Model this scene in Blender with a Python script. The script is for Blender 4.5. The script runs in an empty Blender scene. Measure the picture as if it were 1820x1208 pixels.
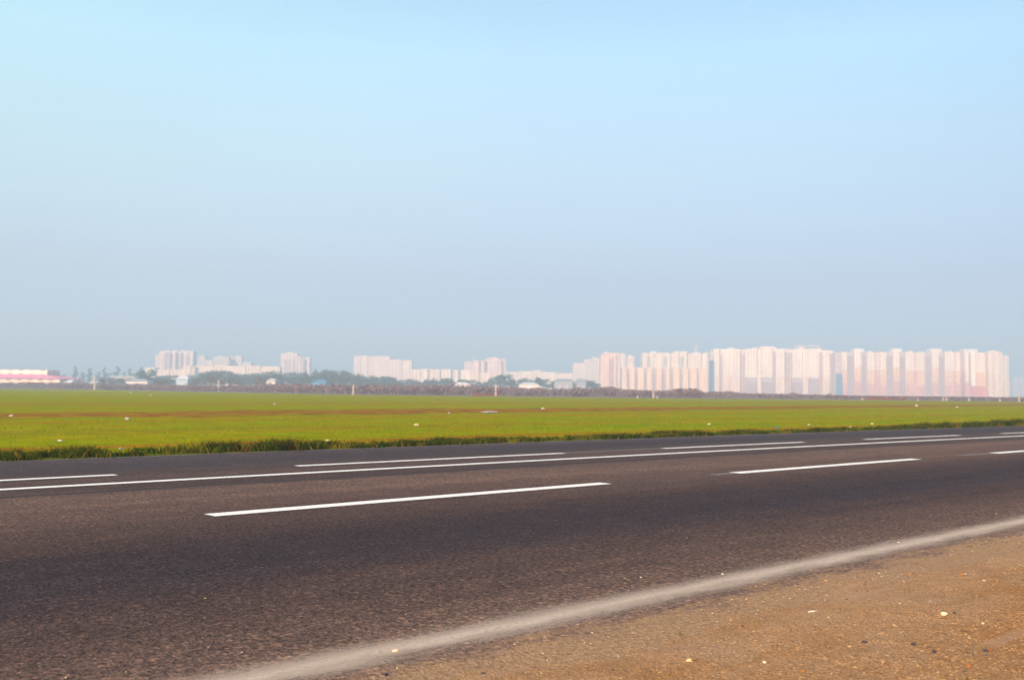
import bpy, math, random
import numpy as np
from mathutils import Vector, Matrix, noise
R = math.radians
random.seed(7); rng = np.random.default_rng(7)
sc = bpy.context.scene
COL = sc.collection

# ---------------------------------------------------------------- camera
FPX, HC = 1770.0, 1.2                      # focal length in photo pixels (photo 1820 x 1208), camera height
PITCH, ROLL = math.atan(89.6/1770), math.atan(.0105)
cd = bpy.data.cameras.new('camera'); cam = bpy.data.objects.new('camera', cd); COL.objects.link(cam)
cam.location = (0, 0, HC)
cam.rotation_euler = (Matrix.Rotation(R(90)+PITCH, 3, 'X') @ Matrix.Rotation(ROLL, 3, 'Z')).to_euler()
cd.sensor_width = 36; cd.lens = FPX*36/1820; cd.clip_start = .05; cd.clip_end = 20000
cd.dof.use_dof = True; cd.dof.focus_distance = 6.6; cd.dof.aperture_fstop = 3.0
sc.camera = cam

# ---------------------------------------------------------------- sky and sun
SUN_EL, SUN_AZ = R(26), R(206)             # azimuth clockwise from +Y (north): behind the camera, to the left
wd = bpy.data.worlds.new('World'); sc.world = wd; wd.use_nodes = True
nt = wd.node_tree; N = nt.nodes; Lk = nt.links; N.clear()
wo = N.new('ShaderNodeOutputWorld'); bg = N.new('ShaderNodeBackground'); Lk.new(bg.outputs[0], wo.inputs[0])
sky = N.new('ShaderNodeTexSky'); sky.sky_type = 'NISHITA'; sky.sun_disc = False
sky.sun_elevation = SUN_EL; sky.sun_rotation = SUN_AZ
sky.air_density = 1.0; sky.dust_density = 1.0; sky.ozone_density = 1.0
tc = N.new('ShaderNodeTexCoord'); sx = N.new('ShaderNodeSeparateXYZ'); Lk.new(tc.outputs['Generated'], sx.inputs[0])
rp = N.new('ShaderNodeValToRGB'); Lk.new(sx.outputs['Z'], rp.inputs[0])
SKY = [(0.0, (.32, .33, .49)), (.064, (.345, .34, .485)), (.109, (.43, .38, .44)), (.217, (.75, .68, .575)), (.32, (.99, .98, .77)), (.40, (.95, .99, .81)), (1.0, (.6, .65, .75))]
while len(rp.color_ramp.elements) < len(SKY): rp.color_ramp.elements.new(.5)
for e, (p, c) in zip(rp.color_ramp.elements, SKY): e.position = p; e.color = (*c, 1)
mx = N.new('ShaderNodeMix'); mx.data_type = 'RGBA'; mx.blend_type = 'MULTIPLY'; mx.inputs[0].default_value = 1
Lk.new(sky.outputs[0], mx.inputs[6]); Lk.new(rp.outputs[0], mx.inputs[7]); Lk.new(mx.outputs[2], bg.inputs[0])
rx = N.new('ShaderNodeValToRGB'); mr = N.new('ShaderNodeMapRange'); mr.inputs[1].default_value = -.5; mr.inputs[2].default_value = .5
Lk.new(sx.outputs['X'], mr.inputs[0]); Lk.new(mr.outputs[0], rx.inputs[0])       # misty glow paler towards the left
AZR = [(0, (1.10, 1.12, 1.07)), (.5, (.85, .85, .90)), (1, (.68, .72, .80))]
rx.color_ramp.elements.new(.5)
for e, (p, c) in zip(rx.color_ramp.elements, AZR): e.position = p; e.color = (*c, 1)
mx2 = N.new('ShaderNodeMix'); mx2.data_type = 'RGBA'; mx2.blend_type = 'MULTIPLY'; mx2.inputs[0].default_value = 1
Lk.new(mx.outputs[2], mx2.inputs[6]); Lk.new(rx.outputs[0], mx2.inputs[7]); Lk.new(mx2.outputs[2], bg.inputs[0])
nz = N.new('ShaderNodeTexNoise'); nz.inputs['Scale'].default_value = 2.2; nz.inputs['Detail'].default_value = 3; mpp = N.new('ShaderNodeMapping'); mpp.inputs['Scale'].default_value = (1, 1, 3)
Lk.new(tc.outputs['Generated'], mpp.inputs[0]); Lk.new(mpp.outputs[0], nz.inputs['Vector'])
rn = N.new('ShaderNodeValToRGB'); rn.color_ramp.elements[0].position = .3; rn.color_ramp.elements[1].position = .7; rn.color_ramp.elements[0].color = (.955, .965, .985, 1); Lk.new(nz.outputs[0], rn.inputs[0])
mx3 = N.new('ShaderNodeMix'); mx3.data_type = 'RGBA'; mx3.blend_type = 'MULTIPLY'; mx3.inputs[0].default_value = 1
Lk.new(mx2.outputs[2], mx3.inputs[6]); Lk.new(rn.outputs[0], mx3.inputs[7]); Lk.new(mx3.outputs[2], bg.inputs[0])
bg.inputs[1].default_value = .15*1.2
sd = bpy.data.lights.new('sun', 'SUN'); sun = bpy.data.objects.new('sun', sd); COL.objects.link(sun)
sd.energy = 4.6; sd.angle = R(.5); sd.color = (1, .80, .60)
sdir = Vector((math.sin(SUN_AZ)*math.cos(SUN_EL), math.cos(SUN_AZ)*math.cos(SUN_EL), math.sin(SUN_EL)))
sun.rotation_euler = sdir.to_track_quat('Z', 'Y').to_euler()
sc.view_settings.view_transform = 'Standard'; sc.view_settings.look = 'None'
sc.view_settings.exposure = .9; sc.view_settings.gamma = 1
sc.render.engine = 'CYCLES'; sc.cycles.use_denoising = True; sc.cycles.denoiser = 'OPENIMAGEDENOISE'
sc.cycles.volume_bounces = 0; sc.cycles.max_bounces = 5; sc.cycles.diffuse_bounces = 2

HAZE_DENSITY = .00118
HAZE_COLOR = (.64, .82, .99)

# ---------------------------------------------------------------- helpers
def ray(x, y):
    """world direction through a pixel of the photo, scaled so that its Y is 1"""
    r, u = x-910, 604-y
    v = cam.rotation_euler.to_matrix() @ Vector((r, u, -FPX))
    return v/v.y
def ground(x, y):
    d = ray(x, y); k = -HC/d.z
    return d.x*k, k
def at(x, Y, y=None):
    """X (and height) at depth Y seen at photo pixel x, y"""
    d = ray(x, 690 if y is None else y)
    return d.x*Y, HC+d.z*Y

def setp(o, label=None, cat=None, group=None, kind=None):
    if label: o['label'] = label
    if cat: o['category'] = cat
    if group: o['group'] = group
    if kind: o['kind'] = kind
    return o
def mesh_obj(name, verts, faces, mats, parent=None, mi=None, smooth=False, uv=None, col=None, loc=None):
    me = bpy.data.meshes.new(name); me.from_pydata([tuple(v) for v in verts], [], faces)
    for m in (mats if isinstance(mats, (list, tuple)) else [mats]): me.materials.append(m)
    if mi is not None: me.polygons.foreach_set('material_index', mi)
    if smooth: me.polygons.foreach_set('use_smooth', [True]*len(me.polygons))
    if uv is not None:
        l = me.uv_layers.new(name='UVMap'); idx = np.zeros(len(me.loops), dtype=np.int32); me.loops.foreach_get('vertex_index', idx)
        l.data.foreach_set('uv', np.asarray(uv, dtype=np.float32)[idx].ravel())
    if col is not None:
        a = me.color_attributes.new('tint', 'FLOAT_COLOR', 'POINT'); a.data.foreach_set('color', np.asarray(col, dtype=np.float32).ravel())
    me.update()
    o = bpy.data.objects.new(name, me); COL.objects.link(o)
    if parent: o.parent = parent
    if loc: o.location = loc
    return o
def np_mesh(name, V, F, mats, parent=None, col=None, mi=None, smooth=False, loc=None):
    """big meshes: V (n,3), F (m,k)"""
    me = bpy.data.meshes.new(name); k = F.shape[1]
    me.vertices.add(len(V)); me.vertices.foreach_set('co', V.astype(np.float32).ravel())
    me.loops.add(F.size); me.loops.foreach_set('vertex_index', F.astype(np.int32).ravel())
    me.polygons.add(len(F)); me.polygons.foreach_set('loop_start', np.arange(0, F.size, k, dtype=np.int32))
    for m in (mats if isinstance(mats, (list, tuple)) else [mats]): me.materials.append(m)
    if mi is not None: me.polygons.foreach_set('material_index', mi.astype(np.int32))
    me.polygons.foreach_set('use_smooth', np.full(len(F), smooth))
    if col is not None:
        a = me.color_attributes.new('tint', 'FLOAT_COLOR', 'POINT'); a.data.foreach_set('color', col.astype(np.float32).ravel())
    me.update(calc_edges=True)
    o = bpy.data.objects.new(name, me); COL.objects.link(o)
    if parent: o.parent = parent
    if loc is not None: o.location = loc
    return o
def empty(name, loc, rz=0):
    o = bpy.data.objects.new(name, None); COL.objects.link(o); o.location = loc; o.rotation_euler = (0, 0, rz); o.empty_display_size = .5
    return o

class MB:
    def __init__(s): s.v = []; s.f = []
    def box(s, x0, x1, y0, y1, z0, z1):
        b = len(s.v)
        s.v += [(x0,y0,z0),(x1,y0,z0),(x1,y1,z0),(x0,y1,z0),(x0,y0,z1),(x1,y0,z1),(x1,y1,z1),(x0,y1,z1)]
        s.f += [tuple(b+i for i in q) for q in ((0,3,2,1),(4,5,6,7),(0,1,5,4),(1,2,6,5),(2,3,7,6),(3,0,4,7))]
        return s
    def tube(s, pts, rad, n=8):
        b0 = len(s.v)
        for k, p in enumerate(pts):
            p = Vector(p); q = Vector(pts[min(k+1, len(pts)-1)]) - Vector(pts[max(k-1, 0)])
            q.normalize(); a = q.orthogonal().normalized(); c = q.cross(a)
            r = rad[k] if isinstance(rad, (list, tuple)) else rad
            for j in range(n):
                t = 2*math.pi*j/n; s.v.append(tuple(p + a*(r*math.cos(t)) + c*(r*math.sin(t))))
        for k in range(len(pts)-1):
            for j in range(n):
                s.f.append((b0+k*n+j, b0+k*n+(j+1)%n, b0+(k+1)*n+(j+1)%n, b0+(k+1)*n+j))
        s.f.append(tuple(b0+j for j in range(n))[::-1]); s.f.append(tuple(b0+(len(pts)-1)*n+j for j in range(n)))
        return s
    def build(s, name, mat, parent=None, loc=None, smooth=False):
        return mesh_obj(name, s.v, s.f, mat, parent, loc=loc, smooth=smooth)

# ---------------------------------------------------------------- node helpers
class Mat:
    def __init__(s, name, rough=.9, spec=.2):
        s.m = bpy.data.materials.new(name); s.m.use_nodes = True; s.t = s.m.node_tree
        s.b = s.t.nodes['Principled BSDF']; s.b.inputs['Roughness'].default_value = rough
        s.b.inputs['Specular IOR Level'].default_value = spec
        s.out = s.t.nodes['Material Output']
    def n(s, kind, **kw):
        q = s.t.nodes.new('ShaderNode'+kind)
        for k, v in kw.items(): setattr(q, k, v)
        return q
    def l(s, a, b): s.t.links.new(a, b); return b
    def put(s, sock, v):
        if isinstance(v, bpy.types.NodeSocket): s.t.links.new(v, sock)
        elif isinstance(v, (tuple, list)) and len(v) == 3 and sock.type == 'RGBA': sock.default_value = (*v, 1)
        else: sock.default_value = v
    def math(s, op, a, b=0.0, c=0.0, clamp=False):
        q = s.n('Math', operation=op, use_clamp=clamp)
        s.put(q.inputs[0], a); s.put(q.inputs[1], b); s.put(q.inputs[2], c)
        return q.outputs[0]
    def mix(s, f, a, b, mode='MIX'):
        q = s.n('Mix', data_type='RGBA', blend_type=mode); s.put(q.inputs[0], f); s.put(q.inputs[6], a); s.put(q.inputs[7], b)
        return q.outputs[2]
    def ramp(s, v, els, interp='LINEAR'):
        q = s.n('ValToRGB'); q.color_ramp.interpolation = interp
        while len(q.color_ramp.elements) < len(els): q.color_ramp.elements.new(.5)
        for e, (p, c) in zip(q.color_ramp.elements, els):
            e.position = p; e.color = (c, c, c, 1) if isinstance(c, (int, float)) else (*c, 1)
        s.put(q.inputs[0], v); return q.outputs[0]
    def step(s, v, a, b):
        q = s.n('MapRange', interpolation_type='SMOOTHSTEP'); s.put(q.inputs[0], v); q.inputs[1].default_value = a; q.inputs[2].default_value = b
        return q.outputs[0]
    def coord(s, which='Object', scale=(1, 1, 1), loc=(0, 0, 0)):
        q = s.n('TexCoord'); m = s.n('Mapping'); m.inputs['Scale'].default_value = scale; m.inputs['Location'].default_value = loc
        s.l(q.outputs[which], m.inputs[0]); return m.outputs[0]
    def noise(s, v, scale, detail=3, rough=.5, dist=0):
        q = s.n('TexNoise'); s.put(q.inputs['Vector'], v); q.inputs['Scale'].default_value = scale
        q.inputs['Detail'].default_value = detail; q.inputs['Roughness'].default_value = rough; q.inputs['Distortion'].default_value = dist
        return q.outputs[0]
    def vor(s, v, scale, feature='F1', out='Distance'):
        q = s.n('TexVoronoi', feature=feature); s.put(q.inputs['Vector'], v); q.inputs['Scale'].default_value = scale
        return q.outputs[out]
    def sep(s, v):
        q = s.n('SeparateXYZ'); s.put(q.inputs[0], v); return q.outputs
    def bump(s, h, strength=.5, dist=.01):
        q = s.n('Bump'); s.put(q.inputs['Height'], h); q.inputs['Strength'].default_value = strength; q.inputs['Distance'].default_value = dist
        s.l(q.outputs[0], s.b.inputs['Normal'])
    def color(s, c): s.put(s.b.inputs['Base Color'], c); return s

def plain(name, c, rough=.85, var=.12, scale=3.0):
    m = Mat(name, rough); v = m.coord('Object'); nz = m.noise(v, scale, 4)
    m.color(m.mix(nz, tuple(x*(1-var) for x in c), tuple(min(1, x*(1+var)) for x in c))); return m.m

# ---------------------------------------------------------------- road frame (s along, t across; t = 0 is the solid centre line)
TH0 = math.atan(.92)
def heading(s):                             # gentle right-hand bend, then straight
    k = .0020
    return TH0 - k*min(max(s+8, 0), 40)
STEP = .5
def build_path():
    P = {}; i0 = np.array([0.0, 16.82])
    x, y = i0; P[0] = (x, y)
    for i in range(0, 900):
        h = heading((i+.5)*STEP); x += math.cos(h)*STEP; y += math.sin(h)*STEP; P[i+1] = (x, y)
    x, y = i0
    for i in range(0, -400, -1):
        h = heading((i-.5)*STEP); x -= math.cos(h)*STEP; y -= math.sin(h)*STEP; P[i-1] = (x, y)
    return P
PATH = build_path()
def st(s, t):
    k = s/STEP; i = int(math.floor(k)); f = k-i; i = max(-399, min(899, i))
    a, b = PATH[i], PATH[i+1]; h = heading(s)
    return (a[0]+(b[0]-a[0])*f - math.sin(h)*t, a[1]+(b[1]-a[1])*f + math.cos(h)*t)
SS = np.array([PATH[i] for i in range(-399, 900)])
def inv(x, y):
    """nearest (s, t) of a ground point"""
    d = SS - np.array([x, y]); j = int(np.argmin((d*d).sum(1))); s = (j-399)*STEP; h = heading(s)
    dx, dy = x-SS[j][0], y-SS[j][1]
    return s + dx*math.cos(h)+dy*math.sin(h), -dx*math.sin(h)+dy*math.cos(h)
def strip(name, s_list, t_list, zf, mat, smooth=True):
    V, UV, F = [], [], []
    n = len(t_list)
    for s in s_list:
        for t in t_list:
            x, y = st(s, t); V.append((x, y, zf(s, t))); UV.append((s, t))
    for i in range(len(s_list)-1):
        for j in range(n-1):
            a = i*n+j; F.append((a, a+n, a+n+1, a+1))
    return mesh_obj(name, V, F, mat, smooth=smooth, uv=UV)
T_STRIP, T_DASH, T_LDASH, T_FAR, T_EDGE = -8.65, -3.60, 1.19, 4.55, -9.04

# ================================================================= the setting
# ---- ground sheet to the horizon
m = Mat('dry_ground'); v = m.coord('Object')
a = m.noise(v, .02, 5, .6); b = m.noise(v, .3, 4)
m.color(m.mix(a, m.mix(b, (.16, .10, .085), (.23, .16, .12)), m.mix(b, (.12, .11, .05), (.20, .13, .10)))); GROUND_M = m.m
gv, gf = [(0, 0, -.06)], []
rings = [60, 150, 300, 600, 1200, 2400, 4200]
for r_ in rings:
    for k in range(48): gv.append((r_*math.cos(k*math.pi/24), r_*math.sin(k*math.pi/24), -.06))
for k in range(48): gf.append((0, 1+k, 1+(k+1) % 48))
for q in range(len(rings)-1):
    for k in range(48):
        a0 = 1+q*48; gf.append((a0+k, a0+48+k, a0+48+(k+1) % 48, a0+(k+1) % 48))
setp(mesh_obj('ground', gv, gf, GROUND_M), kind='structure')

# ---- road
m = Mat('asphalt', .9, .12); uv = m.coord('UV'); S_, T_, _ = m.sep(uv)
wob = m.math('MULTIPLY', m.math('SUBTRACT', m.noise(m.coord('UV', (.05, .35, 1)), 1, 4, .6), .5), 1.5)
wob2 = m.math('MULTIPLY', m.math('SUBTRACT', m.noise(m.coord('UV', (.6, 3.0, 1)), 1, 4, .65), .5), .5)
tt = m.math('ADD', m.math('ADD', T_, wob), wob2)
TR = [(-9.6, (.120, .096, .078)), (-9.1, (.150, .120, .098)), (-8.75, (.110, .087, .071)), (-8.3, (.070, .054, .046)), (-7.6, (.050, .038, .035)), (-6.9, (.036, .030, .034)),
      (-6.0, (.036, .029, .032)), (-5.3, (.044, .033, .031)), (-4.4, (.072, .055, .047)), (-3.3, (.086, .066, .055)), (-2.4, (.100, .078, .064)), (-1.4, (.096, .076, .064)),
      (-.75, (.055, .044, .042)), (-.2, (.066, .054, .050)), (.6, (.066, .054, .050)), (1.3, (.058, .050, .049)), (2.2, (.041, .039, .044)), (3.4, (.048, .046, .054)), (4.4, (.062, .057, .062))]
els = [((t+9.6+(.38 if t < -3 else .15))/14.0, (max(0, (c[0]*1.09-.036)*1.38+.040), max(0, (c[1]*.88-.027)*1.32+.031), max(0, (c[2]*.80-.025)*1.3+.030))) for t, c in TR]
base = m.ramp(m.math('DIVIDE', m.math('ADD', tt, 9.6), 14.0), els)
fleck = m.noise(m.coord('UV', (1, 1, 1)), 30, 4, .75)
cell = m.vor(m.coord('UV', (1, 1, 1)), 42, out='Color')
cv = m.n('SeparateColor'); m.l(cell, cv.inputs[0])
big = m.noise(uv, 2.2, 4, .6)
base = m.mix(1.0, base, m.ramp(fleck, [(.34, (.26, .26, .31)), (.5, (.98, .98, .98)), (.68, (1.7, 1.68, 1.62))]), 'MULTIPLY')
base = m.mix(1.0, base, m.ramp(cv.outputs[0], [(0, (.62, .62, .66)), (.55, (.95, .95, .95)), (.86, (1.1, 1.1, 1.1)), (.95, (1.5, 1.42, 1.3)), (1, (1.9, 1.8, 1.6))]), 'MULTIPLY')
base = m.mix(1.0, base, m.ramp(big, [(.3, (.86, .86, .88)), (.7, (1.14, 1.12, 1.1))]), 'MULTIPLY')
streak = m.noise(m.coord('UV', (.06, 1.1, 1), (5, 0, 0)), 1, 5, .65)
base = m.mix(1.0, base, m.ramp(streak, [(.32, (.80, .79, .82)), (.68, (1.22, 1.21, 1.18))]), 'MULTIPLY')
# dark bitumen seam beside the centre line and a few tar dribbles
seam = m.math('MULTIPLY', m.step(m.math('ABSOLUTE', m.math('ADD', m.math('ADD', T_, .88), m.math('MULTIPLY', wob2, .25))), .13, .03), .75)
base = m.mix(seam, base, (.030, .026, .028))
blot = m.step(m.noise(m.coord('UV', (.9, 2.2, 1)), 1.6, 2), .73, .78)
base = m.mix(m.math('MULTIPLY', blot, .4), base, (.028, .022, .024))
# blown sand on the near edge
dust = m.math('MULTIPLY', m.step(m.math('ADD', T_, m.math('MULTIPLY', m.math('SUBTRACT', m.noise(m.coord('UV', (1.4, 3.2, 1)), 1, 5, .75), .5), 1.3)), -8.80, -9.12), .9)
base = m.mix(dust, base, m.mix(m.ramp(fleck, [(.35, 0), (.65, 1)]), (.24, .135, .060), (.42, .26, .145)))
m.color(base)
m.bump(m.math('ADD', m.noise(uv, 60, 3, .7), m.math('MULTIPLY', m.vor(uv, 55), .8)), .9, .008)
ROAD_M = m.m
s_road = [x*2.0 for x in range(-60, -10)] + [x*.5 for x in range(-40, 80)] + [x*4.0 for x in range(10, 100)]
tl = [T_EDGE-.35, T_EDGE-.34, T_EDGE-.1, -8, -6, -4, -2, 0, 2, 4, T_FAR+.02, T_FAR+.03]
def zroad(s, t):
    if t <= T_EDGE-.35 or t >= T_FAR+.03: return -.055
    return .0 if t > T_EDGE-.2 else -.004
setp(strip('road', s_road, tl, zroad, ROAD_M, False), kind='structure')

# ---- painted markings
def paint(name, wear, c=(.78, .75, .70)):
    m = Mat(name, .7, .3); uv = m.coord('UV')
    w = m.noise(uv, 30, 4, .75); w2 = m.noise(uv, 3, 3)
    m.color(m.mix(m.step(m.math('ADD', w, m.math('MULTIPLY', w2, .35)), wear+.16, wear), c, tuple(x*.45 for x in c)))
    m.bump(m.noise(uv, 70, 2), .4, .004)
    tr = m.n('BsdfTransparent'); mxs = m.n('MixShader')
    m.l(m.b.outputs[0], mxs.inputs[1]); m.l(tr.outputs[0], mxs.inputs[2]); m.l(mxs.outputs[0], m.out.inputs[0])
    return m, w, w2, mxs
m, w, w2, mxs = paint('white_paint', .47)
m.l(m.step(m.math('ADD', w, m.math('MULTIPLY', w2, .3)), .34, .26), mxs.inputs[0]); PAINT = m.m
m, w, w2, mxs = paint('worn_paint', .5, (.30, .28, .26))
m.l(m.math('MULTIPLY', m.step(w, .62, .38), .95), mxs.inputs[0]); WORN = m.m
def mark(s0, s1, t, wd_, mat=None, name='road_marking', z=.004):
    n = max(2, int((s1-s0)/.5)); sl = [s0+(s1-s0)*k/n for k in range(n+1)]
    return setp(strip(name, sl, [t-wd_/2, t+wd_/2], lambda s, t_: z, mat or PAINT, False), kind='structure')
mark(-118, 300, 0, .185, name='road_centre_line')
def dashes(t, wid, known, after, before, L, G):
    for x0, y0, x1, y1 in known:
        sA = inv(*ground(x0, y0))[0]; sB = inv(*ground(x1, y1))[0]; mark(sA, sB, t, wid)
    s = inv(*ground(*after))[0]
    while s < 150: mark(s+G, s+G+L, t, wid); s += L+G
    s = inv(*ground(*before))[0]
    while s > -100: mark(s-G-L, s-G, t, wid); s -= L+G
dashes(T_DASH, .225, [(372, 915.5, 1080, 859), (1290, 839, 1637, 816), (1745, 804, 1900, 796)], (1900, 796), (372, 915.5), 5.7, 2.8)
dashes(T_LDASH, .175, [(-420, 868, 208, 844), (520, 827, 1000, 805), (1165, 796, 1440, 786), (1545, 781, 1722, 774), (1800, 771, 1930, 766)], (1930, 766), (-420, 868), 5.7, 2.8)
mark(inv(*ground(1248, 842))[0], inv(*ground(1290, 839))[0], T_DASH, .13, WORN)
mark(inv(*ground(1690, 808.5))[0], inv(*ground(1745, 804))[0], T_DASH, .13, WORN)
mark(inv(*ground(1000, 805))[0], inv(*ground(1165, 796))[0], T_LDASH, .12, WORN)
mark(-118, 200, T_FAR-.07, .10, WORN, 'road_far_edge_dust')
# worn, dusty edge line with soft borders
m = Mat('dusty_edge_paint', .85, .2); uv = m.coord('UV'); S_, T_, _ = m.sep(uv)
w = m.noise(m.coord('UV', (2.0, 7, 1)), 1, 5, .7); w2 = m.noise(uv, 34, 4, .8)
m.color(m.mix(w2, (.20, .152, .118), (.56, .46, .38)))
edge = m.math('ABSOLUTE', m.math('ADD', m.math('SUBTRACT', T_, T_STRIP), m.math('MULTIPLY', m.math('SUBTRACT', w, .5), .22)))
al = m.math('SUBTRACT', 1.0, m.math('MULTIPLY', m.math('SUBTRACT', 1.0, m.step(m.math('ADD', edge, m.math('MULTIPLY', m.math('SUBTRACT', w2, .5), .45)), -.02, .25)), .9))
tr = m.n('BsdfTransparent'); mxs = m.n('MixShader'); m.l(al, mxs.inputs[0])
m.l(m.b.outputs[0], mxs.inputs[1]); m.l(tr.outputs[0], mxs.inputs[2]); m.l(mxs.outputs[0], m.out.inputs[0])
m.color(m.mix(m.ramp(w2, [(.36, 0), (.62, 1)]), m.mix(w, (.24, .175, .128), (.42, .32, .245)), m.mix(w, (.56, .44, .35), (.76, .61, .50))))
m.bump(w2, .5, .006); EDGE_M = m.m
mark(-60, 200, T_STRIP, .62, EDGE_M, 'road_edge_line')

# ---- sandy roadside
m = Mat('sand', .95, .15); uv = m.coord('UV')
n1 = m.noise(m.coord('UV', (.8, 2.0, 1)), .9, 5, .62, .6); n2 = m.noise(uv, 9, 5, .7); n3 = m.noise(uv, 70, 4, .75)
c = m.mix(m.ramp(n1, [(.36, 0), (.62, 1)]), (.345, .163, .052), (.42, .240, .118))
c = m.mix(m.ramp(n2, [(.42, 0), (.75, .7)]), c, (.26, .112, .030))
gr = m.vor(uv, 95, out='Color'); g3 = m.n('SeparateColor'); m.l(gr, g3.inputs[0])
c = m.mix(1.0, c, m.ramp(g3.outputs[0], [(0, (.35, .33, .3)), (.10, (.8, .8, .8)), (.85, (1.05, 1.05, 1.05)), (.95, (1.6, 1.55, 1.4)), (1, (2.4, 2.3, 2.0))]), 'MULTIPLY')
c = m.mix(1.0, c, m.ramp(n3, [(.3, (.55, .52, .48)), (.7, (1.42, 1.42, 1.40))]), 'MULTIPLY')
_, Ts, _ = m.sep(uv)
pale = m.math('MULTIPLY', m.step(m.math('ADD', Ts, m.math('MULTIPLY', m.math('SUBTRACT', n1, .5), 2.2)), -10.6, -9.3), m.ramp(n3, [(.35, .05), (.62, .75)]))
c = m.mix(pale, c, (.40, .245, .14))
sm = m.step(m.math('ADD', m.noise(m.coord('UV', (.45, 2.6, 1)), 1.3, 4, .55), 0), .56, .66)
c = m.mix(m.math('MULTIPLY', sm, .55), c, (.40, .245, .145))
m.color(c)
m.bump(m.math('ADD', m.math('MULTIPLY', n2, 1.2), m.math('ADD', m.math('MULTIPLY', n3, .5), m.math('MULTIPLY', m.vor(uv, 80), .35))), .9, .018)
SAND_M = m.m
def zsand(s, t):
    d = (T_EDGE+.06)-t                      # distance beyond the asphalt edge
    x, y = st(s, t)
    n_ = noise.noise(Vector((x*1.3, y*1.3, 0)))*.016 + noise.noise(Vector((x*4, y*4, 3)))*.013 + (noise.noise(Vector((x*13, y*13, 5)))*.009 if -22 < s < 20 and d < 7 else 0) + noise.noise(Vector((s*.5, t*3.2, 7)))*.010
    f_ = noise.noise(Vector((x*22, y*22, 3)))*.003 if -22 < s < 16 and d < 7 else 0
    return -.022 + .030*min(1, max(0, d+.12)/.70) + n_*min(1, max(.75, d/.6)) + f_ - .02*max(0, min(1, (d-6)/10))
sl = [-60+4*k for k in range(9)] + [-24+.11*k for k in range(0, 380)] + [18+1.0*k for k in range(0, 30)] + [48+8*k for k in range(0, 20)]
tl = [-60, -50, -42, -36, -30, -26, -23, -21, -19.5, -18.2] + [-16.82+.09*k for k in range(0, 86)] + [-9.07+.05*k for k in range(0, 6)]
setp(strip('sand', sl, tl, zsand, SAND_M), kind='structure')

# ---- field beyond the road
FE = [ground(x, y) for x, y in [(0, 690.2), (150, 692), (300, 695), (450, 698), (600, 701), (750, 703), (900, 704.5), (1200, 708), (1500, 710.5), (1820, 713.5)]]
FE = [(-420, 520), (-300, 460)] + FE + [(180, 226), (300, 250)]
m = Mat('crop_field', 1, 0); ob = m.coord('Object'); X_, Y_, _ = m.sep(ob)
uvd = m.coord('Object')
hd = heading(20)
tco = m.math('ADD', m.math('MULTIPLY', X_, -math.sin(hd)), m.math('MULTIPLY', Y_, math.cos(hd)))
stretch = m.n('Mapping'); stretch.vector_type = 'TEXTURE'; stretch.inputs['Rotation'].default_value = (0, 0, hd); stretch.inputs['Scale'].default_value = (9, 1.6, 1)
q = m.n('TexCoord'); m.l(q.outputs['Object'], stretch.inputs[0]); sv = stretch.outputs[0]
n1 = m.noise(sv, .5, 5, .6); n2 = m.noise(ob, .9, 4, .65); n3 = m.noise(ob, 7, 4, .7); n4 = m.noise(sv, 2.2, 5, .65)
c = m.mix(m.ramp(n1, [(.38, 0), (.62, 1)]), (.170, .250, .0010), (.275, .265, .001))
c = m.mix(m.math('MULTIPLY', m.ramp(n2, [(.42, 0), (.66, 1)]), .7), c, (.095, .165, .001))
c = m.mix(m.math('MULTIPLY', m.ramp(n4, [(.48, 0), (.62, 1)]), .85), c, (.31, .175, .003))
c = m.mix(m.math('MULTIPLY', m.ramp(n3, [(.46, 0), (.7, 1)]), .5), c, (.17, .12, .004))
def band(slope, off, half, amt, colr, seed, c, soft=1.4, lo=.40, hi=.58):
    th = math.atan(slope)
    d = m.math('SUBTRACT', m.math('ADD', m.math('MULTIPLY', X_, -math.sin(th)), m.math('MULTIPLY', Y_, math.cos(th))), off*math.cos(th))
    nz = m.noise(m.coord('Object', (1, 1, 1), (seed, seed, 0)), .13, 4, .6)
    nf = m.noise(m.coord('Object', (1, 1, 1), (seed*2, seed, 0)), .8, 4, .7)
    d = m.math('ABSOLUTE', m.math('ADD', d, m.math('MULTIPLY', m.math('SUBTRACT', nz, .5), half*2.2)))
    f = m.math('MULTIPLY', m.step(d, half*soft, half*.35), m.math('MULTIPLY', m.ramp(nf, [(lo-.12, .15), (hi, 1)]), amt))
    return m.mix(f, c, colr)
c = band(1.07, 61.5, 6.0, 1.0, m.mix(m.ramp(n2, [(.4, 0), (.6, 1)]), (.30, .125, .02), (.17, .062, .016)), 3, c, soft=1.1, lo=.46, hi=.54)
c = band(1.0, 48.0, 1.3, .75, (.28, .14, .008), 31, c, lo=.5, hi=.6)
c = band(1.0, 95, 6.5, .7, (.24, .13, .02), 11, c, lo=.48, hi=.62)
c = band(.84, 26.9, .6, .95, (.27, .12, .010), 17, c)
c = band(.9, 36.0, 1.6, .6, (.22, .13, .015), 23, c, lo=.5, hi=.64)
# brown bare line close to the verge
_, Tf, _ = m.sep(m.coord('UV'))
vg = m.step(m.math('ADD', Tf, m.math('MULTIPLY', m.noise(ob, .8, 3), 1.0)), T_FAR+2.3, T_FAR+1.2)
c = m.mix(m.math('MULTIPLY', vg, .8), c, (.07, .065, .008))
m.color(c); m.bump(m.math('ADD', n3, n2), .6, .06); FIELD_M = m.m
V, F = [], []
near = [-110+6*k for k in range(0, 80)]
cols = 26
def edgeY(x):
    xs = [p[0] for p in FE]; ys = [p[1] for p in FE]
    return float(np.interp(x, xs, ys))
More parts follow.
